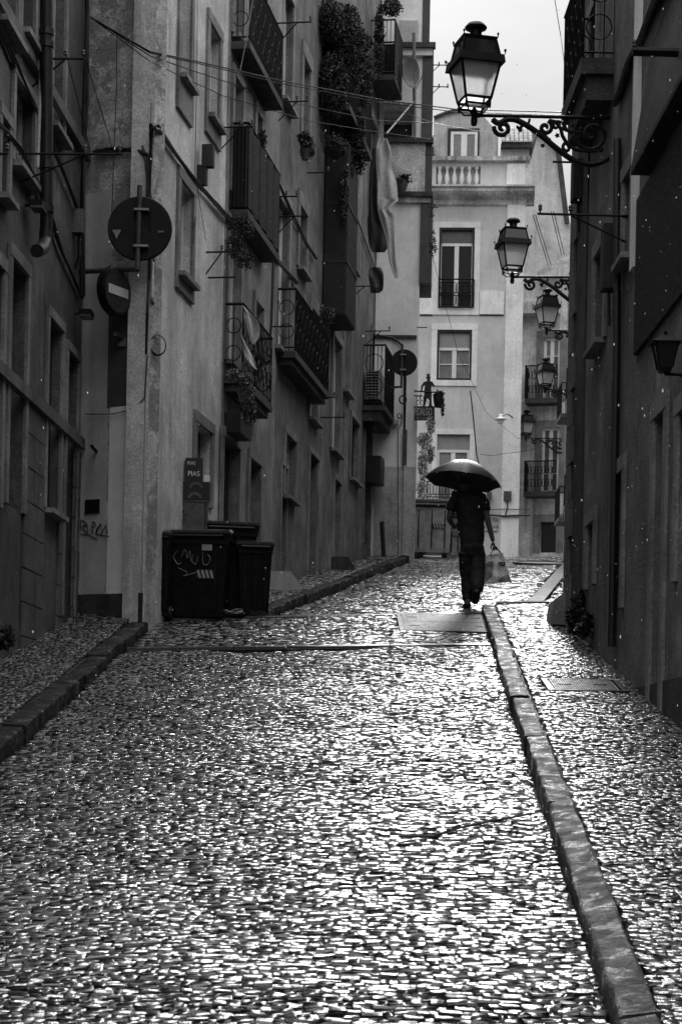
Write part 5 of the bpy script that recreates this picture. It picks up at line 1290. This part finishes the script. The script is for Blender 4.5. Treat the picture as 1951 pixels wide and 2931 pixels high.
wire([W2.pt(553, 700, .05), W2.pt(560, 620, .05), W2.pt(552, 660, .05), W2.pt(556, 560, .05)], 'squiggly thin wire with loop on the pale front', .004, 0, None, 'loose_wire', 'wire')
# floodlights and boxes on the near house
for (px, py, lb) in ((215, 898, 'small flat floodlight at the near house corner'), (72, 588, 'small floodlight under the cables, upper left')):
    a = WL.pt(px, py, 0); t = thing('floodlight', lb, 'floodlight', a, group='small floodlights on the near left house')
    MB().wbox(WL, WL.uz(px, py)[0] - .12, WL.uz(px, py)[0] + .1, a.z - .03, a.z + .03, .06, .2).build('lamp_case', M['iron'], t); MB().tube([a, a + WL.n * .08], .015, 5).build('bracket', M['iron'], t)
    MB().wbox(WL, WL.uz(px, py)[0] - .13, WL.uz(px, py)[0] + .08, a.z - .055, a.z - .033, .08, .2).build('glass', M['zinc'], t)
a = WL.pt(212, 640, 0); t = thing('junction_box', 'old fuse box with drooping cable end at the near house corner', 'junction box', a)
MB().wbox(WL, WL.uz(212, 640)[0] - .1, WL.uz(212, 640)[0] + .06, a.z - .12, a.z + .14, .0, .12).build('case', M['darkstone'], t); MB().tube([a + WL.n * .06 - Vector((0, 0, .12)), a + WL.n * .07 - Vector((0, 0, .35)), a + WL.n * .05 - Vector((.02, 0, .5))], .022, 6).build('cable_end', M['pipe'], t)
# covered lantern like box on the pale wall
a = W2.pt(566, 480, 0); t = thing('wall_box', 'dark wrapped box sticking out above the cable bundle on the pale wall', 'wall box', a)
u_, z_ = W2.uz(566, 480)
MB().wbox(W2, u_ - .06, u_ + .06, z_, z_ + .27, .06, .2).build('case', M['clothd'], t); MB().wbox(W2, u_ - .05, u_ + .05, z_ - .22, z_ + .02, .0, .12).build('wrapped_foot', M['ink'], t)
# wall lamp disc on the closing house
a = WF.pt(1455, 1172, .07); t = thing('wall_lamp', 'white disc shaped lamp on an arm from the pale pilaster', 'wall lamp', a)
c_ = at(1432, 1200, 63.2); MB().tube([at(1466, 1195, 63.85), at(1452, 1185, 63.5), c_ + Vector((0, 0, .12))], .03, 6).build('arm', M['galv'], t)
MB().lathe([(.03, .17), (.07, .14), (.07, .06), (.2, .01), (.2, -.01), (.1, -.05), (.08, -.13), (.02, -.16)], 16, Matrix.Translation(c_)).build('lamp_head', M['farwhite'], t, smooth=True)
# lantern on the right hand wall
a = WR.pt(1990, 1062, 0); t = thing('wall_lantern', 'small black carriage lantern on the right hand house', 'wall lantern', a)
Yn = 14.6; c_ = at(1902, 1010, Yn); k_ = Yn / FPX
def rg(h, z): return [c_ + Vector((sx * h, sy * h, z)) for sx, sy in ((-1, -1), (1, -1), (1, 1), (-1, 1))]
MB().hexa(rg(.115, .07) + rg(.03, .13)).build('roof', M['iron'], t); MB().hexa(rg(.05, -.12) + rg(.04, -.15)).build('base', M['iron'], t)
mb = MB()
for q in range(4): mb.tube([rg(.085, .07)[q], rg(.05, -.12)[q]], .008, 4)
mb.build('lantern_frame', M['iron'], t); 
for q in range(4):
    A, B_ = rg(.048, -.12), rg(.083, .069); MB().hexa([A[q], A[(q + 1) % 4], A[(q + 1) % 4] * .999 + c_ * .001, A[q] * .999 + c_ * .001, B_[q], B_[(q + 1) % 4], B_[(q + 1) % 4] * .999 + c_ * .001, B_[q] * .999 + c_ * .001]).build('glass_pane', M['glass'], t)
wp = Vector((WRx(Yn), Yn, 0)); MB().tube([Vector((wp.x, Yn, c_.z - .17)), Vector((c_.x, Yn, c_.z - .16)), Vector((c_.x, Yn, c_.z - .12))], .012, 6).build('arm', M['iron'], t)
MB().tube([Vector((wp.x, Yn, c_.z - .33)), Vector((wp.x - .12, Yn, c_.z - .2)), Vector((wp.x - .16, Yn, c_.z - .17))], .009, 6).build('scroll', M['iron'], t); MB().lathe([(.004, .18), (.018, .16), (.012, .13)], 8, Matrix.Translation(c_)).build('finial', M['iron'], t)
# alarm / canister boxes on the right wall
for (px, py, lb, h) in ((1758, 740, 'big dark canister shaped box under the bracket on the right wall', .32), (1668, 520, 'wrapped dark bundle hanging under the lantern scrolls', .22)):
    a = WR.pt(px, py, 0); u_ = WR.uz(px, py)[0]; t = thing('wall_box', lb, 'wall box', a)
    MB().wbox(WR, u_ - .12, u_ + .1, a.z - h, a.z + h, .0, .13).build('case', M['clothd'], t); MB().tube([a + WR.n * .05 - Vector((0, 0, h)), a + WR.n * .04 - Vector((0, 0, h + .35))], .012, 5).build('cable', M['pipe'], t)

# ------------------------------------------------------------------ satellite dish, air conditioner, cloths, figure sign
a = at(1183, 395, 39.2); t = thing('satellite_dish', 'grey satellite dish on a tall mast in front of the light flank', 'satellite dish', a)
MB().tube([at(1186, 398, 39.3), at(1184, 95, 39.3)], .035, 8).build('mast', M['dish'], t); c_ = at(1174, 206, 39.1)
nn = Vector((.80, -.58, -.1)).normalized(); Mz = Matrix.Translation(c_) @ Vector((0, 0, 1)).rotation_difference(nn).to_matrix().to_4x4()
MB().lathe([(.02, -.06), (.15, -.05), (.25, -.015), (.3, .02), (.305, .02), (.26, -.03), (.02, -.08)], 28, Mz).build('dish', M['dish'], t, smooth=True)
MB().tube([c_ - nn * .06 - Vector((0, 0, .26)), c_ + nn * .15 - Vector((0, 0, .36)), c_ + nn * .3 - Vector((0, 0, .1))], .012, 5).build('feed_arm', M['galv'], t)
u_ = W2.uz(1040, 1060, .0)[0]; z0_ = W2.uz(1040, 1103, .2)[1]; z1_ = W2.uz(1040, 1017, .2)[1]
t = thing('air_conditioner', 'off white air conditioner with slatted side on brackets by the far balcony', 'air conditioner', W2.P(u_, z0_, .2))
MB().wbox(W2, u_, u_ + .75, z0_, z1_, .03, .33).build('case', M['aircon'], t)
gr = MB().wbox(W2, u_ - .012, u_, z0_ + .03, z1_ - .03, .06, .3).build('grille', M['ink'], t)
for i in range(9): MB().wbox(W2, u_ - .024, u_ - .013, z0_ + .04 + i * (z1_ - z0_ - .1) / 8.2, z0_ + .058 + i * (z1_ - z0_ - .1) / 8.2, .055, .305).build('slat', M['aircon'], gr)
MB().wbox(W2, u_ + .05, u_ + .09, z0_ - .04, z0_ - .002, .0, .36).build('bracket', M['iron'], t); MB().wbox(W2, u_ + .62, u_ + .66, z0_ - .04, z0_ - .002, .0, .36).build('bracket', M['iron'], t)
def cloth(poly_px, Y, mat, label, cat, folds=5, thick=.012, name='hanging_cloth', amp=.03):
    """cloth filled between left and right pixel edges given top to bottom"""
    poly_px = [tuple(v) for v in smooth2([tuple(map(float, p)) for p in poly_px], 4)]
    n = len(poly_px); NX = 16; vs = []
    for j, (y, xl, xr) in enumerate(poly_px):
        for i in range(NX + 1):
            s_ = i / NX; p = at(xl + (xr - xl) * s_, y, Y + amp * (math.sin(s_ * folds * 2.2 + j * .22) + .6 * math.sin(s_ * 7.1 - j * .35))); vs.append(p)
    fs = [(j * (NX + 1) + i, j * (NX + 1) + i + 1, (j + 1) * (NX + 1) + i + 1, (j + 1) * (NX + 1) + i) for j in range(n - 1) for i in range(NX)]
    o_ = len(vs); vs += [v + Vector((0, thick, 0)) for v in vs]; fs += [tuple(q + o_ for q in f)[::-1] for f in fs[:]]
    mb = MB().add(vs, fs); return single(mb, name, mat, label, cat, smooth=True)
cloth([(395, 1084, 1106), (415, 1078, 1114), (440, 1076, 1120), (480, 1076, 1122), (520, 1080, 1134), (565, 1082, 1138), (575, 1084, 1137), (600, 1082, 1112), (622, 1086, 1128), (680, 1104, 1133), (740, 1112, 1135), (775, 1122, 1138), (795, 1130, 1138)], 36.1, M['cloth'], 'long twisted pale cloth hanging from a rod before the light flank', 'cloth')
cloth([(425, 1064, 1082), (500, 1056, 1080), (600, 1054, 1083), (660, 1052, 1108), (700, 1056, 1112), (722, 1066, 1100)], 36.7, M['clothd'], 'dark cloth bunched behind the pale twisted one', 'cloth')
cloth([(875, 693, 696), (900, 698, 722), (925, 704, 741), (960, 712, 742), (985, 722, 730)], 25.2, M['cloth'], 'pale towel slung over the lowest left balcony rail, upper fold', 'towel', 4)
cloth([(960, 687, 690), (1000, 695, 712), (1035, 708, 730), (1050, 722, 733), (1058, 734, 737)], 25.15, M['cloth'], 'pale trailing corner of the towel on the lowest left balcony', 'towel', 3)
rd = single(MB().tube([at(1105, 383, 36.4), at(1182, 292, 39.2)], .018, 6), 'clothes_rod', M['galv'], 'pale slanting rod from the mast to the hanging cloth', 'rod')
cloth([(765, 1056, 1090), (780, 1054, 1096), (800, 1058, 1097), (820, 1060, 1096), (830, 1062, 1085)], 36.6, M['patchdark'], 'sagging covered bundle on the triple bracket', 'bundle', 2, .25, 'covered_bundle', .1)
# figure sign
YB = 39.4; kb = YB / FPX
a = at(1215, 1205, YB); t = thing('restaurant_sign', 'black restaurant sign reading FIDALGO with a top hatted iron gentleman standing on it', 'sign', a)
q = lambda X, Y, dy=0: at(800 + X / 3.136, 700 + Y / 3.136, YB + dy)
bd = MB().hexa([q(1205, 1580), q(1390, 1580), q(1390, 1580, .06), q(1205, 1580, .06), q(1205, 1450), q(1390, 1450), q(1390, 1450, .06), q(1205, 1450, .06)]).build('board', M['ink'], t)
ctr = q(1287, 1503, -.004); tm = text_mesh('FIDALGO', .215, M['hazard'], 'lettering', bd, frame_of(ctr, (1, 0, 0)), .002, sx=.40, bold=.005)
text_mesh('RESTAURANTE', .075, M['galv'], 'lettering', bd, frame_of(q(1287, 1560, -.004), (1, 0, 0)), .002, sx=.58)
fig = [(1318, 1160), (1345, 1160), (1347, 1185), (1357, 1188), (1350, 1198), (1350, 1212), (1345, 1222), (1370, 1232), (1392, 1268), (1380, 1276), (1364, 1262), (1358, 1290), (1364, 1340), (1362, 1372), (1364, 1440), (1370, 1452), (1336, 1450), (1342, 1400), (1325, 1372), (1315, 1400), (1302, 1450), (1284, 1450), (1292, 1380), (1298, 1300), (1302, 1262), (1288, 1270), (1280, 1300), (1281, 1316), (1266, 1312), (1268, 1270), (1290, 1235), (1325, 1222), (1320, 1205), (1312, 1190), (1322, 1186)]
MB().prism([q(x, y) for x, y in fig], (0, .02, 0)).build('iron_figure', M['ink'], t)
MB().tube([q(1266, 1310), q(1262, 1440)], .006, 4).build('walking_stick', M['ink'], t)
MB().tube([q(1205, 1315), q(1418, 1328)], .016, 5).build('arm', M['iron'], t); MB().tube([q(1205, 1358), q(1280, 1358)], .014, 5).build('arm', M['iron'], t)
for k in range(3):
    for j in range(2):
        c_ = q(1240 + k * 32, 1385 + j * 40); MB().tube([c_ + Vector((math.cos(s_) * .05 * (1 - s_ / 9), 0, math.sin(s_) * .07 * (1 - s_ / 9))) for s_ in np.linspace(0, 6, 12)], .006, 4).build('scroll', M['iron'], t)
t = thing('hanging_planter', 'small black bucket planter with trailing stems beside the figure sign', 'planter', q(1422, 1450))
MB().lathe([(.07, -.13), (.1, .0), (.11, .12), (.12, .13)], 12, Matrix.Translation(q(1422, 1405))).build('bucket', M['ink'], t)

# ------------------------------------------------------------------ foliage
def leaves(mb, c, size, n, ls=.045, droop=0.0, shell=.0):
    c = Vector(c)
    for _ in range(int(n * 1.5)):
        while True:
            p = Vector((random.uniform(-1, 1), random.uniform(-1, 1), random.uniform(-1, 1)))
            if shell < p.length <= 1: break
        p = c + Vector((p.x * size[0], p.y * size[1], p.z * size[2]))
        a = Vector((random.gauss(0, 1), random.gauss(0, 1), random.gauss(0, 1) - droop)).normalized(); b = a.cross(Vector((random.gauss(0, 1), random.gauss(0, 1), random.gauss(0, 1)))).normalized()
        l = ls * .78 * random.uniform(.5, 1.4); w = l * .32; m_ = a.cross(b) * w * .35
        mb.add([p, p + a * l * .5 + b * w + m_, p + a * l, p + a * l * .5 - b * w + m_], [(0, 1, 2), (0, 2, 3)])
def plant(name, label, cat, base, blobs, stems=(), ls=.05, mat='leaf', pot=None, group=None):
    t = thing(name, label, cat, base, group); mb = MB()
    for c, s_, n in blobs: leaves(mb, c, s_, n, ls)
    mb.build('foliage', M[mat], t)
    for pts in stems: MB().tube(pts, .006, 4).build('stem', M['stem'], t)
    if pot: MB().lathe(pot[1], 12, Matrix.Translation(pot[0])).build('pot', M['pot'], t, smooth=True)
    return t
def blob(px, py, Y, rx, rz, n, ry=None): c = at(px, py, Y); return (c, (rx * Y / FPX, (ry if ry else rx * Y / FPX), rz * Y / FPX), n)
plant('hanging_greenery', 'huge dark mass of creeper hanging from the top balcony of the worn house', 'creeper', at(980, 345, 33),
      [blob(985, 150, 33, 62, 140, 5200, .35), blob(950, 250, 32.6, 48, 95, 3200, .3), blob(1025, 225, 34, 42, 95, 2600, .3), blob(945, 60, 32.5, 40, 60, 1500, .3), blob(1015, 380, 33.6, 28, 80, 1500, .2), blob(1030, 450, 33.7, 18, 50, 500, .15), blob(1045, 120, 34, 20, 30, 250), blob(1005, 470, 33.5, 12, 40, 160, .1)],
      [[at(1020, 300, 33.6), at(1025, 400, 33.7), at(1018, 520, 33.7)], [at(1000, 300, 33.5), at(1008, 500, 33.5)], [at(1040, 300, 34), at(1050, 440, 34)]], ls=.07)
t = thing('screened_balcony', 'tall black slatted balcony screen on the worn house under the creeper', 'balcony screen', W2.pt(950, 920, .1))
ua_, ub_ = u2(926, 650), u2(958, 650); zA, zB = W2.uz(930, 915)[1], W2.uz(930, 405)[1]
MB().wbox(W2, ua_, ub_, zA, zB, .02, .40).build('box', M['screen'], t)
for i in range(10): MB().wbox(W2, ua_ - .014, ua_ - .001, zA + .02, zB - .02, .035 + i * .036, .058 + i * .036).build('slat', M['screen'], t)
for i in range(14):
    q_ = ua_ + .03 + i * (ub_ - ua_ - .03) / 14; MB().wbox(W2, q_, q_ + (ub_ - ua_) / 22, zA + .02, zB - .02, .401, .412).build('slat', M['screen'], t)
for z_ in (zA + .9, zA + 1.9): MB().wbox(W2, ua_ - .02, ub_, z_, z_ + .06, .02, .425).build('rail', M['screen'], t)
plant('hanging_greenery', 'ragged fringe of creeper hanging over the black balcony screen', 'creeper', at(955, 450, 32.6), [blob(960, 420, 32.5, 34, 36, 800, .2), blob(985, 560, 33, 10, 90, 400, .15), blob(935, 900, 32.3, 24, 34, 300, .2)], ls=.06)
plant('potted_plant', 'bushy dark plant crowding the second iron balcony from below', 'plant', at(690, 690, 24.9), [blob(690, 650, 24.9, 40, 30, 600, .12), blob(672, 700, 24.6, 24, 44, 360, .1), blob(700, 740, 24.9, 26, 30, 240, .1)], ls=.05)
plant('potted_plant', 'trailing plant spilling far below the lowest left balcony', 'plant', at(700, 1220, 25), [blob(704, 1120, 25, 22, 56, 800, .14), blob(715, 1175, 25.2, 18, 46, 500, .12), blob(670, 1075, 24.8, 24, 16, 260, .12)],
      [[at(700, 1150, 25), at(712, 1200, 25), at(720, 1250, 25)]], ls=.05, mat='leafb')
MBx = MB().wbox(W2, u2(640, 1100), u2(672, 1100), W2.uz(640, 1240)[1], W2.uz(640, 1180)[1], .02, .24)
single(MBx, 'planter_box', M['ink'], 'dark planter box under the lowest left balcony', 'planter')
plant('potted_plant', 'leafy plant on the sill between the two tall white windows', 'plant', at(880, 460, 29.9), [blob(880, 425, 29.9, 20, 32, 420, .15), blob(870, 395, 29.9, 22, 16, 200, .12)], ls=.06, pot=(at(872, 458, 29.8), [(.05, 0), (.08, .16), (.085, .17)]))
plant('potted_plant', 'small conifer like plant on the sill of the grey house', 'plant', at(748, 430, 27), [blob(750, 400, 27, 12, 30, 350, .06)], ls=.04)
plant('potted_plant', 'round pot with spiky plant on the flank terrace ledge', 'plant', at(1149, 552, 39.4), [blob(1156, 512, 39.4, 20, 10, 120, .1), blob(1147, 520, 39.4, 14, 8, 90, .1)], ls=.1, pot=(at(1149, 552, 39.4), [(.07, 0), (.11, .12), (.12, .24), (.1, .25)]))
plant('potted_plant', 'plants crowding the top far balcony beside the creeper', 'plant', at(1110, 60, 38), [blob(1120, 20, 38, 30, 25, 500, .2), blob(1085, 120, 36.5, 14, 110, 900, .12)], ls=.07)
plant('climber', 'leafy climber under the black restaurant sign', 'climber', at(1215, 1420, 39.7), [blob(1214, 1260, 39.7, 22, 24, 300, .12), blob(1210, 1330, 39.7, 15, 50, 380, .12), blob(1208, 1400, 39.7, 16, 30, 220, .12), blob(1232, 1300, 39.6, 10, 26, 250, .1), blob(1232, 1215, 39.4, 12, 30, 260, .1)], ls=.06, mat='palesprig')
plant('climber', 'thin trailing stems from the bucket planter', 'climber', at(1260, 1190, 39.4), [blob(1257, 1128, 39.4, 14, 8, 130, .1), blob(1266, 1165, 39.4, 4, 30, 110, .05)], ls=.06)
plant('weed', 'dark weed bush at the foot of the right hand wall', 'plant', on1(1655, 1800, .12), [blob(1655, 1775, 20.7, 30, 36, 600, .12), blob(1680, 1790, 20.1, 22, 26, 350, .1), blob(1668, 1720, 20.8, 18, 26, 200, .1)], ls=.09)
plant('weed', 'small fern growing in the dark bottom left corner', 'plant', at(20, 1840, 18), [blob(10, 1830, 17.6, 24, 20, 220, .1)], ls=.09)
plant('weed', 'wispy weeds sprouting from the terrace corner by the bay', 'plant', at(1240, 720, 39.3), [blob(1238, 700, 39.3, 10, 40, 130, .1), blob(1236, 600, 39.3, 5, 40, 60, .05)], ls=.06)
plant('weed', 'dry bunch of weeds behind the bins against the pale wall', 'plant', at(520, 1500, 23.3), [blob(515, 1485, 23.4, 26, 14, 120, .08)], ls=.09, mat='leafb')

# ------------------------------------------------------------------ things by the bins and along the left foot
t = thing('utility_cabinet', 'grey metal cabinet standing behind the bins', 'cabinet', at(555, 1760, 23.3))
Yc = 23.32; cb = at(555, 1436, Yc); xa, xb = at(527, 1436, Yc).x, at(594, 1436, Yc).x; zc0, zc1 = gnd(cb.x, Yc), cb.z
MB().box((xa, Yc, zc0), (xb, Yc + .2, zc1)).build('case', M['zinc'], t); MB().box((xa - .012, Yc - .015, zc1 + .001), (xb + .012, Yc + .21, zc1 + .02)).build('top', M['zinc'], t); MB().box((xb - .03, Yc - .012, zc0 + .1), (xb - .02, Yc - .002, zc1 - .03)).build('door_edge', M['iron'], t)
b0, b1 = at(518, 1432, Yc), at(600, 1380, Yc)
t = thing('picture_crate', 'dark box front with two pale loaf shapes, on top of the cabinet', 'crate', (b0.x, Yc, zc1))
MB().box((b0.x, Yc - .02, zc1 + .024), (b1.x, Yc + .16, b1.z)).build('case', M['ink'], t); wz = (b1.z - zc1)
for i in range(2):
    cx_ = b0.x + .17 + i * .012; cz_ = zc1 + .04 + i * wz * .52
    MB().prism([Vector((cx_ + math.cos(s_) * .085, Yc - .028, cz_ + math.sin(s_) * .075)) for s_ in np.linspace(0, math.pi, 10)] + [Vector((cx_ + math.cos(s_) * .055, Yc - .028, cz_ + math.sin(s_) * .04)) for s_ in np.linspace(math.pi, 0, 8)], (0, .006, 0)).build('pale_print', M['card'], t)
b2, b3 = at(530, 1380, Yc), at(580, 1311, Yc)
t = thing('carton', 'upright dark carton lettered PIAS, topmost of the stack behind the bins', 'carton', (b2.x, Yc, b2.z))
cs = MB().box((b2.x, Yc, b1.z + .003), (b3.x, Yc + .1, b3.z)).build('case', M['blackpaint'], t)
text_mesh('PIAS', .062, M['stonel'], 'lettering', cs, frame_of(Vector(((b2.x + b3.x) / 2 - .03, Yc - .003, at(540, 1326, Yc).z)), (1, 0, 0)), .001, sx=.85); text_mesh('PIAS', .088, M['stonel'], 'lettering', cs, frame_of(Vector(((b2.x + b3.x) / 2, Yc - .003, at(540, 1356, Yc).z)), (1, 0, 0)), .001, sx=.9)
b4 = at(583, 1380, Yc); single(MB().box((b4.x, Yc + .01, b1.z + .003), (b4.x + .07, Yc + .08, b1.z + .09)), 'paper_box', M['patchlight'], 'little pale box beside the lettered carton', 'box')
cloth([(1478, 446, 452), (1495, 442, 456), (1515, 434, 462), (1522, 430, 466)], 22.35, M['cloth'], 'crumpled pale bag left on top of the leftmost bin', 'bag', 6, .1, 'plastic_bag', .03)
n4 = make_bin(.17, .3, 1.08, 'narrow dark bin squeezed between the house corner and the big bin', g_, stripe=False); place(n4, 466, 1775, 22.5, R(-2))
def ramp(px0, px1, py0, py1, Y, label, mat):
    a, b = at(px0, py1, Y), at(px1, py0, Y); g0 = gnd(a.x, Y) + .02
    mb = MB().prism([Vector((a.x, Y, g0)), Vector((b.x, Y, g0)), Vector((b.x, Y, g0 + (b.z - a.z) * .55)), Vector((b.x - (b.x - a.x) * .33, Y, b.z)), Vector((a.x, Y, b.z))], (-.02, .35, 0))
    return single(mb, 'doorstep', mat, label, 'doorstep', group='stone doorsteps on the upper left pavement')
ramp(772, 862, 1636, 1690, 27.6, 'light grey stone step with cut corner to the right of the bins', M['patchmid']); ramp(950, 1018, 1594, 1632, 33.6, 'darker low stone step farther up, before the flank wall', M['plinth'])
p = at(1098, 1592, 39.0); single(MB().tube([Vector((p.x, 39.0, gnd(p.x, 39) + .1)), at(1092, 1494, 39.05)], .045, 8), 'leaning_post', M['ink'], 'dark post leaning against the light flank', 'post')
p = at(1070, 1346, 38.6); single(MB().wbox(W2, u2(1046, 1346), u2(1058, 1346), W2.uz(1050, 1385)[1], W2.uz(1050, 1308)[1], .02, .3), 'shop_box_sign', M['ink'], 'dark box sign at the end of the left row', 'sign')
single(MB().wbox(W2, u2(1040, 1240), u2(1050, 1240), W2.uz(1050, 1240)[1], W2.uz(1050, 1205)[1], .02, .2), 'wall_box', M['ink'], 'dark box under the far balcony', 'wall box')
for (pts, lb, r_) in (([on1(1140, 2402, .01), on1(1240, 2403, .012), on1(1300, 2382, .015), on1(1410, 2358, .012), on1(1520, 2338, .012)], 'long thin dark stick lying across the cobbles near the right kerb', .008),):
    single(MB().tube([p + Vector((0, 0, .02)) for p in pts], [r_ * 1.6, r_ * 1.2, r_, r_, r_ * .8], 5), 'stick', M['brush'], lb, 'stick')
md_ = thing('manhole', 'round dark cover rim on the crest before the side house', 'manhole cover', on2(1545, 1606, .01))
c_ = on2(1545, 1612, .01); MB().lathe([(.55, -.02), (.55, .02), (.5, .025), (.5, .01)], 28, Matrix.Translation(c_) @ Matrix.Rotation(math.atan(S2), 4, 'X')).build('cover', M['cover'], md_)

# ------------------------------------------------------------------ falling rain, one cloud of drops
vs, fs = [], []
for _ in range(1100):
    Y_ = random.uniform(4.5, 24) ; px = random.uniform(-150, 2150); py = random.uniform(-300, 2700)
    if random.random() < .45: px = random.uniform(1620, 2150)
    c = at(px, py, Y_)
    if c.z < gnd(c.x, Y_) + .1 or c.x > WRx(Y_) - .05 or c.x < WLx(Y_) + .05: continue
    r = random.uniform(.0010, .0028) * (.6 + Y_ / 16); o_ = len(vs); L_ = r * random.uniform(1.3, 3.0)
    vs += [(c.x, c.y, c.z + L_), (c.x + r, c.y, c.z), (c.x, c.y + r, c.z), (c.x - r, c.y, c.z), (c.x, c.y - r, c.z), (c.x, c.y, c.z - L_ * .8)]
    fs += [(o_, o_ + 1, o_ + 2), (o_, o_ + 2, o_ + 3), (o_, o_ + 3, o_ + 4), (o_, o_ + 4, o_ + 1), (o_ + 5, o_ + 2, o_ + 1), (o_ + 5, o_ + 3, o_ + 2), (o_ + 5, o_ + 4, o_ + 3), (o_ + 5, o_ + 1, o_ + 4)]
tag(MB().add(vs, fs).build('rain', M['rain'], None, smooth=True, off=Vector((0, 0, 0))), 'scattered falling raindrops catching the light', 'rain', kind='stuff')
